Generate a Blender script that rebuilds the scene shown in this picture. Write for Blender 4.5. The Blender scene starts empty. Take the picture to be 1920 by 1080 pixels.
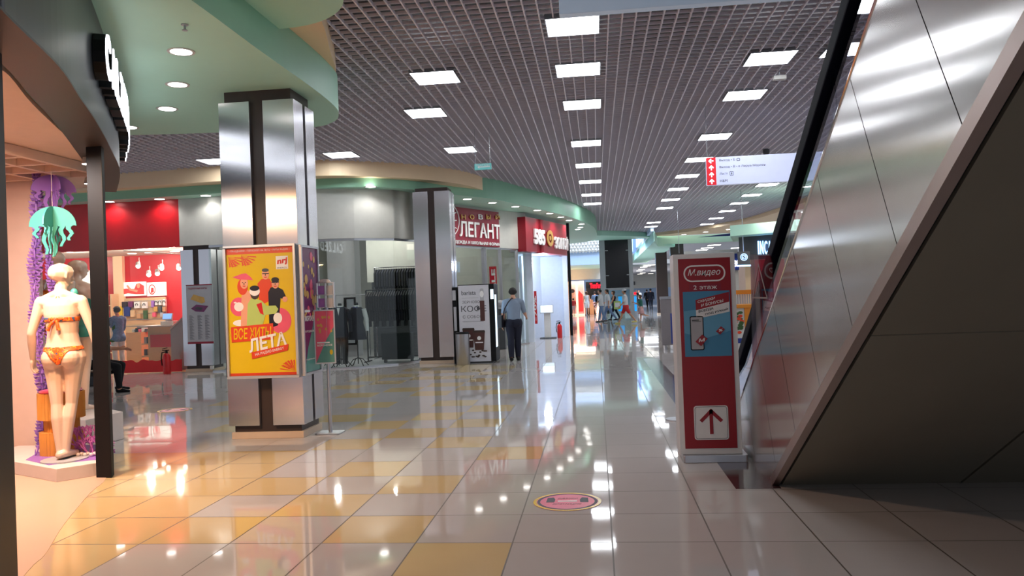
import bpy, bmesh, math, random
import numpy as np
from mathutils import Vector, Matrix
random.seed(7)
SC = bpy.context.scene
COL = SC.collection
R_ = math.radians

# ---------------------------------------------------------------- camera
FPX, YAW, PITCH, ROLL, CAMZ = 1464.88, -0.107140, 0.010801, -0.037914, 1.4906
_cy, _sy = math.cos(YAW), math.sin(YAW)
FW = Vector((_sy*math.cos(PITCH), _cy*math.cos(PITCH), math.sin(PITCH)))
_r = Vector((_cy, -_sy, 0)); _u = _r.cross(FW)
RT = math.cos(ROLL)*_r + math.sin(ROLL)*_u
UP = -math.sin(ROLL)*_r + math.cos(ROLL)*_u
CAM = Vector((0, 0, CAMZ))
cd = bpy.data.cameras.new('camera'); cam = bpy.data.objects.new('camera', cd); COL.objects.link(cam)
cd.sensor_width = 36; cd.lens = FPX/1920*36; cd.clip_end = 300
cam.matrix_world = Matrix(((RT.x, UP.x, -FW.x, 0), (RT.y, UP.y, -FW.y, 0), (RT.z, UP.z, -FW.z, CAMZ), (0, 0, 0, 1)))
SC.camera = cam

def at(px, py, Y):          # point of the place seen at a pixel, at depth Y
    d = FW + (px-960)/FPX*RT - (py-540)/FPX*UP
    return CAM + d*(Y/d.y)
def atz(px, py, z):
    d = FW + (px-960)/FPX*RT - (py-540)/FPX*UP
    return CAM + d*((z-CAMZ)/d.z)

# ---------------------------------------------------------------- world, exposure
SC.view_settings.view_transform = 'Standard'; SC.view_settings.look = 'None'
SC.view_settings.gamma = 1; SC.view_settings.use_curve_mapping = False
SC.view_settings.exposure = 0.24
PANEL = 17.0               # strength of the square ceiling lights
W = bpy.data.worlds.new('world'); SC.world = W; W.use_nodes = True
W.node_tree.nodes['Background'].inputs[0].default_value = (.80, .88, 1, 1)
W.node_tree.nodes['Background'].inputs[1].default_value = .52
SC.cycles.max_bounces = 7; SC.cycles.transparent_max_bounces = 16
SC.cycles.sample_clamp_indirect = 4; SC.cycles.caustics_reflective = False; SC.cycles.caustics_refractive = False
SC.cycles.use_denoising = True

def lamp(name, kind, loc, power, col, size=.3, rot=None, spot=None, size_y=None):
    d = bpy.data.lights.new(name, kind); o = bpy.data.objects.new(name, d); COL.objects.link(o)
    o.location = loc; d.energy = power; d.color = col
    if kind == 'AREA':
        d.size = size
        if size_y: d.shape = 'RECTANGLE'; d.size_y = size_y
    else: d.shadow_soft_size = size
    if rot: o.rotation_euler = rot
    if spot: d.spot_size = R_(spot); d.spot_blend = .6
    return o
# lights the shops have (their ceilings' fixtures)
lamp('shop_light', 'AREA', (-4.45, 5.55, 2.93), 115, (1, .58, .30), .3, size_y=.3)
lamp('shop_light', 'AREA', (-5.15, 6.0, 2.9), 66, (1, .86, .82), .3)
for _x, _y in ((-10.6, 18.7), (-11.8, 19.4), (-10.9, 20.3), (-13.6, 19.0), (-15.6, 19.6)): lamp('shop_light', 'POINT', (_x, _y, 2.93), 62, (1, .88, .78), .07)
for _x, _y in ((-6.6, 19.0), (-5.2, 19.3), (-4.6, 22.6)): lamp('shop_light', 'POINT', (_x, _y, 3.32), 36, (1, .96, .9), .06)
lamp('shop_light', 'POINT', (-1.75, 26.3, 2.6), 75, (.74, .84, 1), .12)
lamp('shop_light', 'AREA', (6.5, 24.0, 3.6), 120, (1, .9, .8), 3.0)
lamp('skylight', 'AREA', (0.8, 50.5, 9.0), 6000, (.72, .84, 1), 12)
lamp('shop_light', 'AREA', (4.5, 80.0, 3.4), 900, (.85, .92, 1), 8)
lamp('shop_light', 'AREA', (-1.2, 55.2, 2.5), 130, (1, .8, .66), 2.0)

# ---------------------------------------------------------------- materials
def c(r, g, b):
    f = lambda v: (v/255/12.92 if v <= 10 else ((v/255+.055)/1.055)**2.4)
    return (f(r), f(g), f(b), 1)
def mat(name, col, rough=.5, metal=0, emit=0, var=.06, scale=9, bump=0, bscale=60, coat=0, aniso=0, ecol=None, spec=.5, stretch=None, htan=False):
    m = bpy.data.materials.new(name); m.use_nodes = True
    nt = m.node_tree; b = nt.nodes['Principled BSDF']; N = nt.nodes.new; L = nt.links.new
    tc = N('ShaderNodeTexCoord'); src = tc.outputs['Object']
    if stretch:
        mp = N('ShaderNodeMapping'); mp.inputs['Scale'].default_value = stretch; L(src, mp.inputs[0]); src = mp.outputs[0]
    nz = N('ShaderNodeTexNoise'); nz.inputs['Scale'].default_value = scale; nz.inputs['Detail'].default_value = 3; L(src, nz.inputs[0])
    mx = N('ShaderNodeMix'); mx.data_type = 'RGBA'; mx.clamp_result = False
    mx.inputs[6].default_value = tuple(v*(1-var) for v in col[:3])+(1,); mx.inputs[7].default_value = tuple(v*(1+var) for v in col[:3])+(1,)
    L(nz.outputs[0], mx.inputs[0]); L(mx.outputs[2], b.inputs['Base Color'])
    b.inputs['Roughness'].default_value = rough; b.inputs['Metallic'].default_value = metal
    b.inputs['Specular IOR Level'].default_value = spec; b.inputs['Coat Weight'].default_value = coat; b.inputs['Coat Roughness'].default_value = .05
    b.inputs['Anisotropic'].default_value = aniso
    if htan:      # brushed upright: highlights spread sideways
        ge = N('ShaderNodeNewGeometry'); cr = N('ShaderNodeVectorMath'); cr.operation = 'CROSS_PRODUCT'; L(ge.outputs['True Normal'], cr.inputs[0]); cr.inputs[1].default_value = (0, 0, 1); 
        if htan == 'slope': cr.operation = 'ADD'; cr.inputs[0].default_value = (0, -1, .45); [nt.links.remove(l) for l in list(cr.inputs[0].links)]; cr.inputs[1].default_value = (0, 0, 0)
        L(cr.outputs[0], b.inputs['Tangent'])
    if emit:
        b.inputs['Emission Color'].default_value = ecol or col; b.inputs['Emission Strength'].default_value = emit
    if bump:
        n2 = N('ShaderNodeTexNoise'); n2.inputs['Scale'].default_value = bscale; L(src, n2.inputs[0])
        bp = N('ShaderNodeBump'); bp.inputs['Strength'].default_value = bump; L(n2.outputs[0], bp.inputs['Height']); L(bp.outputs[0], b.inputs['Normal'])
    return m
def glass(name, tint, gloss=.9):
    m = bpy.data.materials.new(name); m.use_nodes = True; nt = m.node_tree; N = nt.nodes.new; L = nt.links.new
    nt.nodes.remove(nt.nodes['Principled BSDF']); out = nt.nodes['Material Output']
    t = N('ShaderNodeBsdfTransparent'); g = N('ShaderNodeBsdfGlossy'); g.inputs['Roughness'].default_value = .02
    g.inputs['Color'].default_value = (gloss, gloss, gloss, 1)
    nz = N('ShaderNodeTexNoise'); nz.inputs['Scale'].default_value = 3
    mx = N('ShaderNodeMix'); mx.data_type = 'RGBA'; mx.inputs[6].default_value = tuple(v*.97 for v in tint)+(1,); mx.inputs[7].default_value = tuple(tint)+(1,)
    L(nz.outputs[0], mx.inputs[0]); L(mx.outputs[2], t.inputs[0])
    ge = N('ShaderNodeNewGeometry'); dt = N('ShaderNodeVectorMath'); dt.operation = 'DOT_PRODUCT'; L(ge.outputs['Normal'], dt.inputs[0]); L(ge.outputs['Incoming'], dt.inputs[1])
    def mth(op, x, y):
        n = N('ShaderNodeMath'); n.operation = op
        for k, v in ((0, x), (1, y)):
            if isinstance(v, (int, float)): n.inputs[k].default_value = v
            else: L(v, n.inputs[k])
        return n.outputs[0]
    ab = mth('ABSOLUTE', dt.outputs['Value'], 0.0); sch = mth('ADD', mth('MULTIPLY', mth('POWER', mth('SUBTRACT', 1.0, ab), 5.0), .80), .03)
    ms = N('ShaderNodeMixShader'); L(sch, ms.inputs[0]); L(t.outputs[0], ms.inputs[1]); L(g.outputs[0], ms.inputs[2]); L(ms.outputs[0], out.inputs[0])
    return m
M = {}
def D(k, *a, **kw): M[k] = mat(k, *a, **kw)
D('white_paint', c(205, 203, 198), .6); D('wall_white', c(196, 196, 190), .55); D('cool_white', c(215, 225, 240), .5)
D('soffit_green', c(182, 228, 208), .55, var=.02); D('fascia_green', c(138, 188, 160), .5, var=.03); D('tan', c(244, 216, 178), .55, var=.02)
D('blade', c(230, 225, 236), .5, var=.03); D('plenum', c(40, 36, 38), .9)
D('steel', c(216, 214, 219), .25, 1, var=.05, scale=3, stretch=(40, 40, .6), bump=.02, bscale=3, aniso=.8, htan=True)
D('steel_plain', c(185, 185, 190), .3, 1); D('chrome', c(215, 215, 220), .12, 1); D('alu', c(190, 192, 198), .35, 1)
D('alu_frame', c(196, 198, 205), .38, .55)
D('brown_dark', c(58, 44, 40), .4); D('black', c(9, 10, 14), .5, spec=.25); D('black_gloss', c(12, 13, 18), .2); D('navy', c(17, 20, 38), .35)
D('navy_cloth', c(15, 17, 34), .9, var=.15); D('black_cloth', c(9, 9, 13), .9, var=.2); D('green_cloth', c(15, 25, 28), .9, var=.15); D('brown_cloth', c(36, 29, 30), .9, var=.15)
D('char', c(52, 56, 64), .35, var=.08); D('char_under', c(54, 45, 43), .45)
D('plinth', c(205, 180, 155), .35)
D('red', c(200, 24, 32), .35); D('red_dark', c(150, 16, 32), .35); D('maroon', c(140, 24, 48), .38); D('red_sign', c(150, 22, 40), .3)
D('yellow', c(222, 188, 22), .25, var=.05, scale=4); D('orange', c(214, 66, 32), .4); D('white_ink', c(235, 235, 235), .45); D('grey_ink', c(70, 72, 80), .5)
D('purple', c(110, 40, 92), .25, var=.2, scale=6); D('teal_ink', c(92, 150, 142), .25, var=.12, scale=5); D('gold', c(205, 160, 80), .35, var=.2); D('pink', c(226, 90, 120), .35, var=.12); D('pale_green', c(176, 200, 110), .4)
D('blue_poster', c(70, 138, 178), .35); D('blue_poster2', c(100, 165, 200), .35); D('skin_ink', c(226, 160, 130), .45); D('dark_ink', c(40, 30, 40), .5)
D('lilac', c(152, 106, 190), .5); D('teal', c(66, 160, 148), .5); D('card_edge', c(222, 200, 180), .7)
D('mannequin', c(226, 196, 176), .28, coat=.3, var=.015); D('coral', c(176, 92, 172), .6); D('stool', c(206, 140, 62), .7, var=.12)
D('podium', c(226, 214, 210), .45); D('pink_wall', c(226, 198, 184), .55); D('shop_floor', c(206, 172, 150), .3, var=.06, scale=2)
D('wood', c(196, 150, 108), .45, var=.12, scale=5, stretch=(1, 1, 7)); D('wood_light', c(214, 180, 140), .45, var=.1, scale=5)
D('grey_board', c(128, 122, 126), .5); D('grey_light', c(176, 176, 182), .45); D('grey_dark', c(66, 70, 74), .5)
D('screen_blue', c(120, 160, 230), .3, emit=1.2); D('screen_cyan', c(30, 150, 230), .3, emit=.8); D('screen_white', c(210, 235, 250), .3, emit=1.4)
D('panel', (1, 1, 1, 1), .5, emit=PANEL, ecol=(.90, .95, 1, 1), var=0); D('down', (1, 1, 1, 1), .5, emit=9, ecol=(1, .97, .92, 1), var=0)
D('down_dim', (1, 1, 1, 1), .5, emit=3, ecol=(1, .95, .85, 1), var=0); D('spot_lamp', (1, 1, 1, 1), .5, emit=7, ecol=(1, .93, .85, 1), var=0)
D('sign_white', c(190, 196, 226), .4, emit=.42, ecol=c(214, 222, 252)); D('sign_red', c(226, 34, 48), .4, emit=.35); D('letter_lit', (1, 1, 1, 1), .4, emit=3.2, ecol=(.86, .92, 1, 1))
D('neon_red', c(250, 10, 30), .4, emit=2.2); D('neon_blue', c(150, 200, 255), .4, emit=2.6); D('pic_lit', c(226, 150, 140), .4, emit=.5, var=.15, scale=2); D('frame_lit', c(255, 205, 170), .4, emit=1.3)
D('pic_white', c(240, 232, 226), .4, emit=.7); D('pic_red', c(226, 60, 56), .4, emit=.45)
D('sign_pale_glow', c(170, 186, 206), .4, emit=.22)  # emission added to lift the brightness of the pale hanging sign
D('exit_green', c(96, 176, 176), .4, emit=.25); D('atrium_blue', c(190, 214, 245), .5); D('royal', c(26, 50, 128), .5)
D('rubber', c(8, 10, 26), .6, spec=.06); D('under', c(128, 120, 106), .42, .2, var=.08, scale=3)
D('esc_steel', c(226, 222, 220), .18, 1, var=.04, scale=2, stretch=(1, 9, .5), bump=.13, bscale=.55, aniso=.85, htan='slope')
D('esc_trim', c(196, 180, 176), .34, 1); D('dark_tile', c(66, 46, 48), .12, var=.15); D('grey_tile', c(96, 98, 106), .12, var=.12)
D('skin', c(206, 150, 122), .5); D('hair_dark', c(30, 24, 24), .7, var=.2); D('hair_brown', c(84, 60, 44), .7, var=.2)
D('cloth_white', c(214, 214, 218), .9); D('cloth_blue', c(92, 116, 150), .9, var=.15); D('cloth_red', c(206, 52, 56), .9); D('jeans', c(112, 134, 170), .9, var=.15)
D('shirt_grey', c(132, 146, 166), .85, var=.04); D('trouser_navy', c(24, 26, 44), .9); D('dress_pink', c(206, 160, 160), .9, var=.2); D('dress_teal', c(50, 110, 100), .9); D('shirt_pattern', c(96, 124, 168), .9, var=.5, scale=30)
D('yellow_cloth', c(226, 214, 130), .8); D('leather', c(24, 22, 30), .5)
D('bikini', c(222, 96, 30), .6, var=.55, scale=14); D('foliage', c(50, 84, 40), .7, var=.4, scale=14); D('orange_wood', c(212, 132, 34), .45, var=.08)
D('cup', c(78, 44, 42), .4); D('coffee_white', c(206, 206, 214), .35); D('ext_red', c(190, 24, 30), .3); D('bin_steel', c(176, 174, 176), .3, 1, stretch=(30, 30, .6), scale=3)
M['glass'] = glass('glass', (.93, .97, .95)); M['glass_green'] = glass('glass_green', (.80, .90, .86)); M['glass_dark'] = glass('glass_dark', (.25, .27, .30)); M['acrylic'] = glass('acrylic', (.74, .58, .64)); M['acrylic_clear'] = glass('acrylic_clear', (.86, .88, .94))  # acrylic: the reddish tint paints a reflection into the clear guard

nt = M['bikini'].node_tree; _b = nt.nodes['Principled BSDF']        # printed fabric: orange with yellow, blue and dark red patches
_v = nt.nodes.new('ShaderNodeTexNoise'); _v.inputs['Scale'].default_value = 22; _t = nt.nodes.new('ShaderNodeTexCoord'); nt.links.new(_t.outputs['Object'], _v.inputs[0])
_r = nt.nodes.new('ShaderNodeValToRGB'); nt.links.new(_v.outputs[0], _r.inputs[0]); _r.color_ramp.interpolation = 'CONSTANT'
_e = _r.color_ramp.elements; _e[0].position = 0; _e[0].color = c(70, 96, 130); _e[1].position = .36; _e[1].color = c(222, 92, 30)
for _p, _k in ((.52, c(236, 150, 40)), (.58, c(206, 60, 34)), (.66, c(120, 90, 40))): _q = _e.new(_p); _q.color = _k
nt.links.new(_r.outputs[0], _b.inputs['Base Color'])
# ---------------------------------------------------------------- mesh builder
V = Vector
class MB:
    def __init__(s): s.v = []; s.f = []; s.m = []
    def add(s, vs, fs, mi=0):
        o = len(s.v); s.v += [tuple(v) for v in vs]; s.f += [tuple(i+o for i in f) for f in fs]; s.m += [mi]*len(fs); return s
    def ob(s, o, a, b, d, mi=0):     # parallelepiped: corner o, edges a, b, d
        o, a, b, d = V(o), V(a), V(b), V(d)
        vs = [o, o+a, o+a+b, o+b, o+d, o+a+d, o+a+b+d, o+b+d]
        fs = [(0, 3, 2, 1), (4, 5, 6, 7), (0, 1, 5, 4), (1, 2, 6, 5), (2, 3, 7, 6), (3, 0, 4, 7)]
        if a.cross(b).dot(d) < 0: fs = [f[::-1] for f in fs]
        return s.add(vs, fs, mi)
    def box(s, x0, x1, y0, y1, z0, z1, mi=0):
        return s.ob((x0, y0, z0), (x1-x0, 0, 0), (0, y1-y0, 0), (0, 0, z1-z0), mi)
    def prism(s, poly, o, ux, uy, d, mi=0):      # polygon (a,b) -> o+a*ux+b*uy, pushed along d
        o, ux, uy, d = V(o), V(ux), V(uy), V(d); n = len(poly)
        p = [o+ux*a+uy*b for a, b in poly]
        ar = sum(poly[i][0]*poly[(i+1) % n][1]-poly[(i+1) % n][0]*poly[i][1] for i in range(n))
        fs = [tuple(range(n))[::-1], tuple(range(n, 2*n))]+[(i, (i+1) % n, n+(i+1) % n, n+i) for i in range(n)]
        if ux.cross(uy).dot(d)*ar < 0: fs = [f[::-1] for f in fs]
        return s.add(p+[q+d for q in p], fs, mi)
    def slab(s, poly, z0, z1, mi=0): return s.prism(poly, (0, 0, z0), (1, 0, 0), (0, 1, 0), (0, 0, z1-z0), mi)
    def tube(s, pts, r, n=10, mi=0, closed=False):
        pts = [V(p) for p in pts]; k = len(pts); rs = r if isinstance(r, (list, tuple)) else [r]*k
        vs = []; prev = None
        for i, p in enumerate(pts):
            if closed: t = (pts[(i+1) % k]-pts[i-1])
            else: t = pts[min(i+1, k-1)]-pts[max(i-1, 0)]
            t.normalize()
            if prev is None: a = t.orthogonal().normalized()
            else: a = (prev-t*prev.dot(t)).normalized()
            prev = a; b = t.cross(a)
            vs += [p+(a*math.cos(2*math.pi*j/n)+b*math.sin(2*math.pi*j/n))*rs[i] for j in range(n)]
        fs = []
        for i in range(k if closed else k-1):
            i2 = (i+1) % k
            fs += [(i*n+j, i*n+(j+1) % n, i2*n+(j+1) % n, i2*n+j) for j in range(n)]
        if not closed: fs += [tuple(range(n))[::-1], tuple((k-1)*n+j for j in range(n))]
        return s.add(vs, fs, mi)
    def lathe(s, prof, c0=(0, 0, 0), n=20, mi=0, ringed=False):   # [(r, z)]
        c0 = V(c0); vs = []; k = len(prof)
        for r, z in prof: vs += [c0+V((r*math.cos(2*math.pi*j/n), r*math.sin(2*math.pi*j/n), z)) for j in range(n)]
        fs = []
        for i in range(k-1): fs += [(i*n+j, i*n+(j+1) % n, (i+1)*n+(j+1) % n, (i+1)*n+j) for j in range(n)]
        if ringed: fs += [((k-1)*n+j, (k-1)*n+(j+1) % n, (j+1) % n, j) for j in range(n)]
        else: fs += [tuple(range(n))[::-1], tuple((k-1)*n+j for j in range(n))]
        return s.add(vs, fs, mi)
    def ball(s, c0, rx, ry=None, rz=None, n=12, mi=0):
        ry = ry or rx; rz = rz or rx; prof = []
        m = n//2+1; c0 = V(c0); vs = []; fs = []
        for i in range(m+1):
            t = math.pi*i/m
            vs += [c0+V((rx*math.sin(t)*math.cos(2*math.pi*j/n), ry*math.sin(t)*math.sin(2*math.pi*j/n), -rz*math.cos(t))) for j in range(n)]
        for i in range(m): fs += [(i*n+j, i*n+(j+1) % n, (i+1)*n+(j+1) % n, (i+1)*n+j) for j in range(n)]
        return s.add(vs, fs, mi)
    def wallstrip(s, pts, z0, z1, th, mi=0):       # vertical slab along a plan polyline, thickness to the left
        P = [V((p[0], p[1])) for p in pts]; n = len(P); off = []
        for i in range(n):
            ds = []
            if i > 0: ds.append((P[i]-P[i-1]).normalized())
            if i < n-1: ds.append((P[i+1]-P[i]).normalized())
            nn = sum((V((-d.y, d.x)) for d in ds), V((0, 0))); nn.normalize()
            k = nn.dot(V((-ds[0].y, ds[0].x))); off.append(P[i]+nn*(th/max(k, .3)))
        poly = [(p.x, p.y) for p in P]+[(p.x, p.y) for p in off[::-1]]
        for i in range(n-1):
            q = [poly[i], poly[i+1], poly[2*n-2-i], poly[2*n-1-i]]
            s.slab(q, z0, z1, mi)
        return s
    def build(s, name, mats, parent=None, smooth=False, bevel=0, world=False, kind=None):
        if not isinstance(mats, (list, tuple)): mats = [mats]
        me = bpy.data.meshes.new(name); me.from_pydata(s.v, [], s.f)
        for m in mats: me.materials.append(M[m] if isinstance(m, str) else m)
        if len(mats) > 1: me.polygons.foreach_set('material_index', s.m)
        me.validate(); me.update()
        if smooth or bevel:
            bm = bmesh.new(); bm.from_mesh(me); bmesh.ops.remove_doubles(bm, verts=bm.verts, dist=1e-5)
            if bevel: bmesh.ops.bevel(bm, geom=[e for e in bm.edges if len(e.link_faces) == 2 and e.calc_face_angle(0) > .5], offset=bevel, segments=2, affect='EDGES', profile=.6)
            bm.to_mesh(me); bm.free()
            if smooth:
                me.polygons.foreach_set('use_smooth', [True]*len(me.polygons)); me.set_sharp_from_angle(angle=R_(38))
        o = bpy.data.objects.new(name, me); COL.objects.link(o)
        hang(o, parent, world)
        if kind: o['kind'] = kind
        return o
def hang(o, parent, world):
    if parent is not None:
        o.parent = parent
        if world:
            o.matrix_parent_inverse = Matrix.LocRotScale(parent.location, parent.rotation_euler, parent.scale).inverted()
def tag(o, label, cat, group=None, kind=None):
    o['label'] = label; o['category'] = cat
    if group: o['group'] = group
    if kind: o['kind'] = kind
    return o
def thing(name, label, cat, loc=(0, 0, 0), rotz=0, group=None, kind=None):
    o = bpy.data.objects.new(name, None); COL.objects.link(o); o.empty_display_size = .2
    o.location = loc; o.rotation_euler = (0, 0, rotz)
    return tag(o, label, cat, group, kind)
def copy_tree(o, parent=None):
    n = o.copy(); COL.objects.link(n)
    if parent: n.parent = parent
    for ch in list(o.children): copy_tree(ch, n)
    return n
NTH = ['nearest', 'second', 'third', 'fourth', 'fifth', 'sixth', 'seventh', 'eighth', 'ninth', 'tenth', 'eleventh', 'twelfth', 'thirteenth', 'fourteenth', 'fifteenth', 'sixteenth']

_tc = {}
def text_geo(s, bold=0, depth=.1, res=3):
    k = (s, bold, depth)
    if k not in _tc:
        cu = bpy.data.curves.new('text', 'FONT'); cu.body = s; cu.size = 1; cu.extrude = depth/2; cu.offset = bold; cu.resolution_u = res
        o = bpy.data.objects.new('text', cu); me = o.to_mesh()
        v = [tuple(q.co) for q in me.vertices]; f = [tuple(p.vertices) for p in me.polygons]
        o.to_mesh_clear(); bpy.data.objects.remove(o); bpy.data.curves.remove(cu)
        a = np.array(v); lo = a.min(0); hi = a.max(0); a = (a-lo)/np.maximum(hi-lo, 1e-9)
        _tc[k] = (a, f, (hi-lo))
    return _tc[k]
def text(mb, s, o, ux, uy, w=None, h=None, depth=.004, bold=.0, shear=0, mi=0, wrap=None):
    """lettering whose lower left corner is o; ux, uy unit vectors; fitted to w x h"""
    a, f, sz = text_geo(s, bold); o, ux, uy = V(o), V(ux).normalized(), V(uy).normalized(); n = ux.cross(uy)
    if w is None: w = h*sz[0]/sz[1]
    if h is None: h = w*sz[1]/sz[0]
    vs = []
    for x, y, z in a:
        X = x*w+shear*y*h; Y = y*h
        vs.append(wrap(X, Y, z*depth) if wrap else o+ux*X+uy*Y+n*(z*depth))
    mb.add(vs, f, mi); return w
def rect(mb, o, ux, uy, x0, x1, y0, y1, d=.004, mi=0):
    o, ux, uy = V(o), V(ux).normalized(), V(uy).normalized()
    return mb.ob(o+ux*x0+uy*y0, ux*(x1-x0), uy*(y1-y0), ux.cross(uy)*d, mi)
def circ(cx, cy, rx, ry=None, n=24, a0=0, a1=360):
    ry = ry or rx; full = abs(a1-a0) >= 360
    return [(cx+rx*math.cos(R_(a0+(a1-a0)*i/(n if full else n-1))), cy+ry*math.sin(R_(a0+(a1-a0)*i/(n if full else n-1)))) for i in range(n)]
def rrect(x0, x1, y0, y1, r, n=6):
    p = []
    for cx, cy, a in ((x1-r, y1-r, 0), (x0+r, y1-r, 90), (x0+r, y0+r, 180), (x1-r, y0+r, 270)):
        p += [(cx+r*math.cos(R_(a+90*i/n)), cy+r*math.sin(R_(a+90*i/n))) for i in range(n+1)]
    return p
def ring(mb, outer, inner, o, ux, uy, d, mi=0):    # frame between two loops of equal count
    n = len(outer); o, ux, uy, d = V(o), V(ux), V(uy), V(d)
    for i in range(n):
        j = (i+1) % n
        q = [outer[i], outer[j], inner[j], inner[i]]
        mb.prism(q, o, ux, uy, d, mi)
    return mb
Z = (0, 0, 1)
# ================================================================ SETTING
# ---- floor: 0.6 m tiles
TX, TY, TS = .0375, 4.7181, .6
YEL = {(-8,14),(-7,15),(-6,8),(-6,10),(-6,13),(-5,5),(-5,7),(-5,12),(-4,1),(-4,3),(-4,6),(-4,8),(-4,10),(-4,13),(-4,15),(-3,0),(-3,2),(-3,5),(-3,7),(-3,9),(-3,12),(-2,-1),(-2,4),
       (-6,1),(-6,2),(-5,0),(-5,2),(-5,-2),(-4,-3),(-6,-1),(-7,0),(-7,2),(-7,4),(-8,1),(-8,3),(-6,3),(-7,-1),(-6,-3),(-3,-3),(-7,8),(-8,10),(-9,12),(-10,13),(-7,12),(-8,7),(-9,9),(-10,11),(-11,14),(-5,14),(-5,16),(-6,16),(-7,17),(-6,18),(-5,18),(-4,17),(-8,17),(-5,19),(-7,19),(-6,20),(-4,19),(-8,16),(-5,20)}
YEL |= {(i, j) for i in range(-13, -5) for j in range(-7, 5)} | {(-5, -4)}  # solid yellow block: yellow tiles, also standing for the shop's warm floor glow
def floor_tiles():
    mb = MB(); q = {}
    def vt(i, j):
        if (i, j) not in q: q[(i, j)] = len(mb.v); mb.v.append((TX+i*TS, TY+j*TS, 0))
        return q[(i, j)]
    for i in range(-26, 18):
        for j in range(-30, 62):
            mi = 1 if (i, j) in YEL else 0
            if i == 1 and (j <= 21) and j >= 2: mi = 0
            mb.f.append((vt(i, j), vt(i+1, j), vt(i+1, j+1), vt(i, j+1))); mb.m.append(mi)
    for i0, i1 in ((-26, 18),):
        mb.add([(TX+i0*TS, TY+62*TS, 0), (TX+i1*TS, TY+62*TS, 0), (TX+i1*TS, 104, 0), (TX+i0*TS, 104, 0)], [(0, 1, 2, 3)], 0)
    return mb
def tile_mat(name, a, b):
    m = bpy.data.materials.new(name); m.use_nodes = True; nt = m.node_tree; N = nt.nodes.new; L = nt.links.new; bs = nt.nodes['Principled BSDF']
    tc = N('ShaderNodeTexCoord'); sx = N('ShaderNodeSeparateXYZ'); L(tc.outputs['Object'], sx.inputs[0])
    def mth(op, x, y=None):
        n = N('ShaderNodeMath'); n.operation = op
        for k, v in ((0, x), (1, y)):
            if v is None: continue
            if isinstance(v, (int, float)): n.inputs[k].default_value = v
            else: L(v, n.inputs[k])
        return n.outputs[0]
    g = []; ids = []
    for k, o in ((0, TX), (1, TY)):
        t = mth('DIVIDE', mth('SUBTRACT', sx.outputs[k], o), TS)
        fr = mth('FRACT', t); ids.append(mth('FLOOR', t))
        g.append(mth('MINIMUM', fr, mth('SUBTRACT', 1.0, fr)))
    edge = mth('LESS_THAN', mth('MINIMUM', g[0], g[1]), .0075)
    cb = N('ShaderNodeCombineXYZ'); L(ids[0], cb.inputs[0]); L(ids[1], cb.inputs[1])
    wn = N('ShaderNodeTexWhiteNoise'); L(cb.outputs[0], wn.inputs[0])
    nz = N('ShaderNodeTexNoise'); nz.inputs['Scale'].default_value = 5; nz.inputs['Detail'].default_value = 4; L(tc.outputs['Object'], nz.inputs[0])
    f = mth('ADD', mth('MULTIPLY', wn.outputs['Value'], .6), mth('MULTIPLY', nz.outputs[0], .4))
    mx = N('ShaderNodeMix'); mx.data_type = 'RGBA'; mx.inputs[6].default_value = a; mx.inputs[7].default_value = b; L(f, mx.inputs[0])
    m2 = N('ShaderNodeMix'); m2.data_type = 'RGBA'; L(mx.outputs[2], m2.inputs[6]); m2.inputs[7].default_value = c(84, 74, 66); L(edge, m2.inputs[0])
    L(m2.outputs[2], bs.inputs['Base Color'])
    L(mth('ADD', mth('MULTIPLY', edge, .4), mth('ADD', mth('MULTIPLY', nz.outputs[0], .03), .03)), bs.inputs['Roughness'])
    bs.inputs['Specular IOR Level'].default_value = .44
    # every polished tile lies a hair out of level
    vs = N('ShaderNodeVectorMath'); vs.operation = 'SUBTRACT'; L(wn.outputs['Color'], vs.inputs[0]); vs.inputs[1].default_value = (.5, .5, .5)
    sc = N('ShaderNodeVectorMath'); sc.operation = 'MULTIPLY'; L(vs.outputs[0], sc.inputs[0]); sc.inputs[1].default_value = (.005, .005, 0)
    ge = N('ShaderNodeNewGeometry'); ad = N('ShaderNodeVectorMath'); ad.operation = 'ADD'; L(sc.outputs[0], ad.inputs[0]); L(ge.outputs['Normal'], ad.inputs[1])
    L(ad.outputs[0], bs.inputs['Normal'])
    return m
M['tile'] = tile_mat('tile', c(182, 175, 172), c(192, 185, 182)); M['tile_yellow'] = tile_mat('tile_yellow', c(196, 172, 126), c(206, 182, 138))
floor_tiles().build('floor', ['tile', 'tile_yellow'], kind='structure')
mb = MB(); mb.slab([(.973, 5.95), (1.30, 5.95), (1.30, 17.5), (.973, 17.5)], 0, .0015, 0)
mb.build('trim_1', 'dark_tile', kind='structure')
mb = MB(); mb.slab([(.973, 10.4), (1.22, 10.4), (1.22, 17.6), (.973, 17.6)], 0.0016, .0022); mb.build('trim_2', 'grey_tile', kind='structure')

# ---- open cell ceiling at 4.6 m
P = .155
mb = MB(); x0, x1, y0, y1 = -14.0, 9.3, -12.0, 42.5
i = 0
while x0+i*P < x1:
    x = x0+i*P; mb.box(x-.008, x+.008, y0, y1, 4.6, 4.64); i += 1
j = 0
while y0+j*P < y1:
    y = y0+j*P; mb.box(x0, x1, y-.004, y+.004, 4.604, 4.64); j += 1
mb.build('ceiling', 'blade', kind='structure')
mb = MB(); mb.box(-16, 11, -13, 42.6, 5.15, 5.25); mb.build('ceiling_slab', 'plenum', kind='structure')

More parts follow.
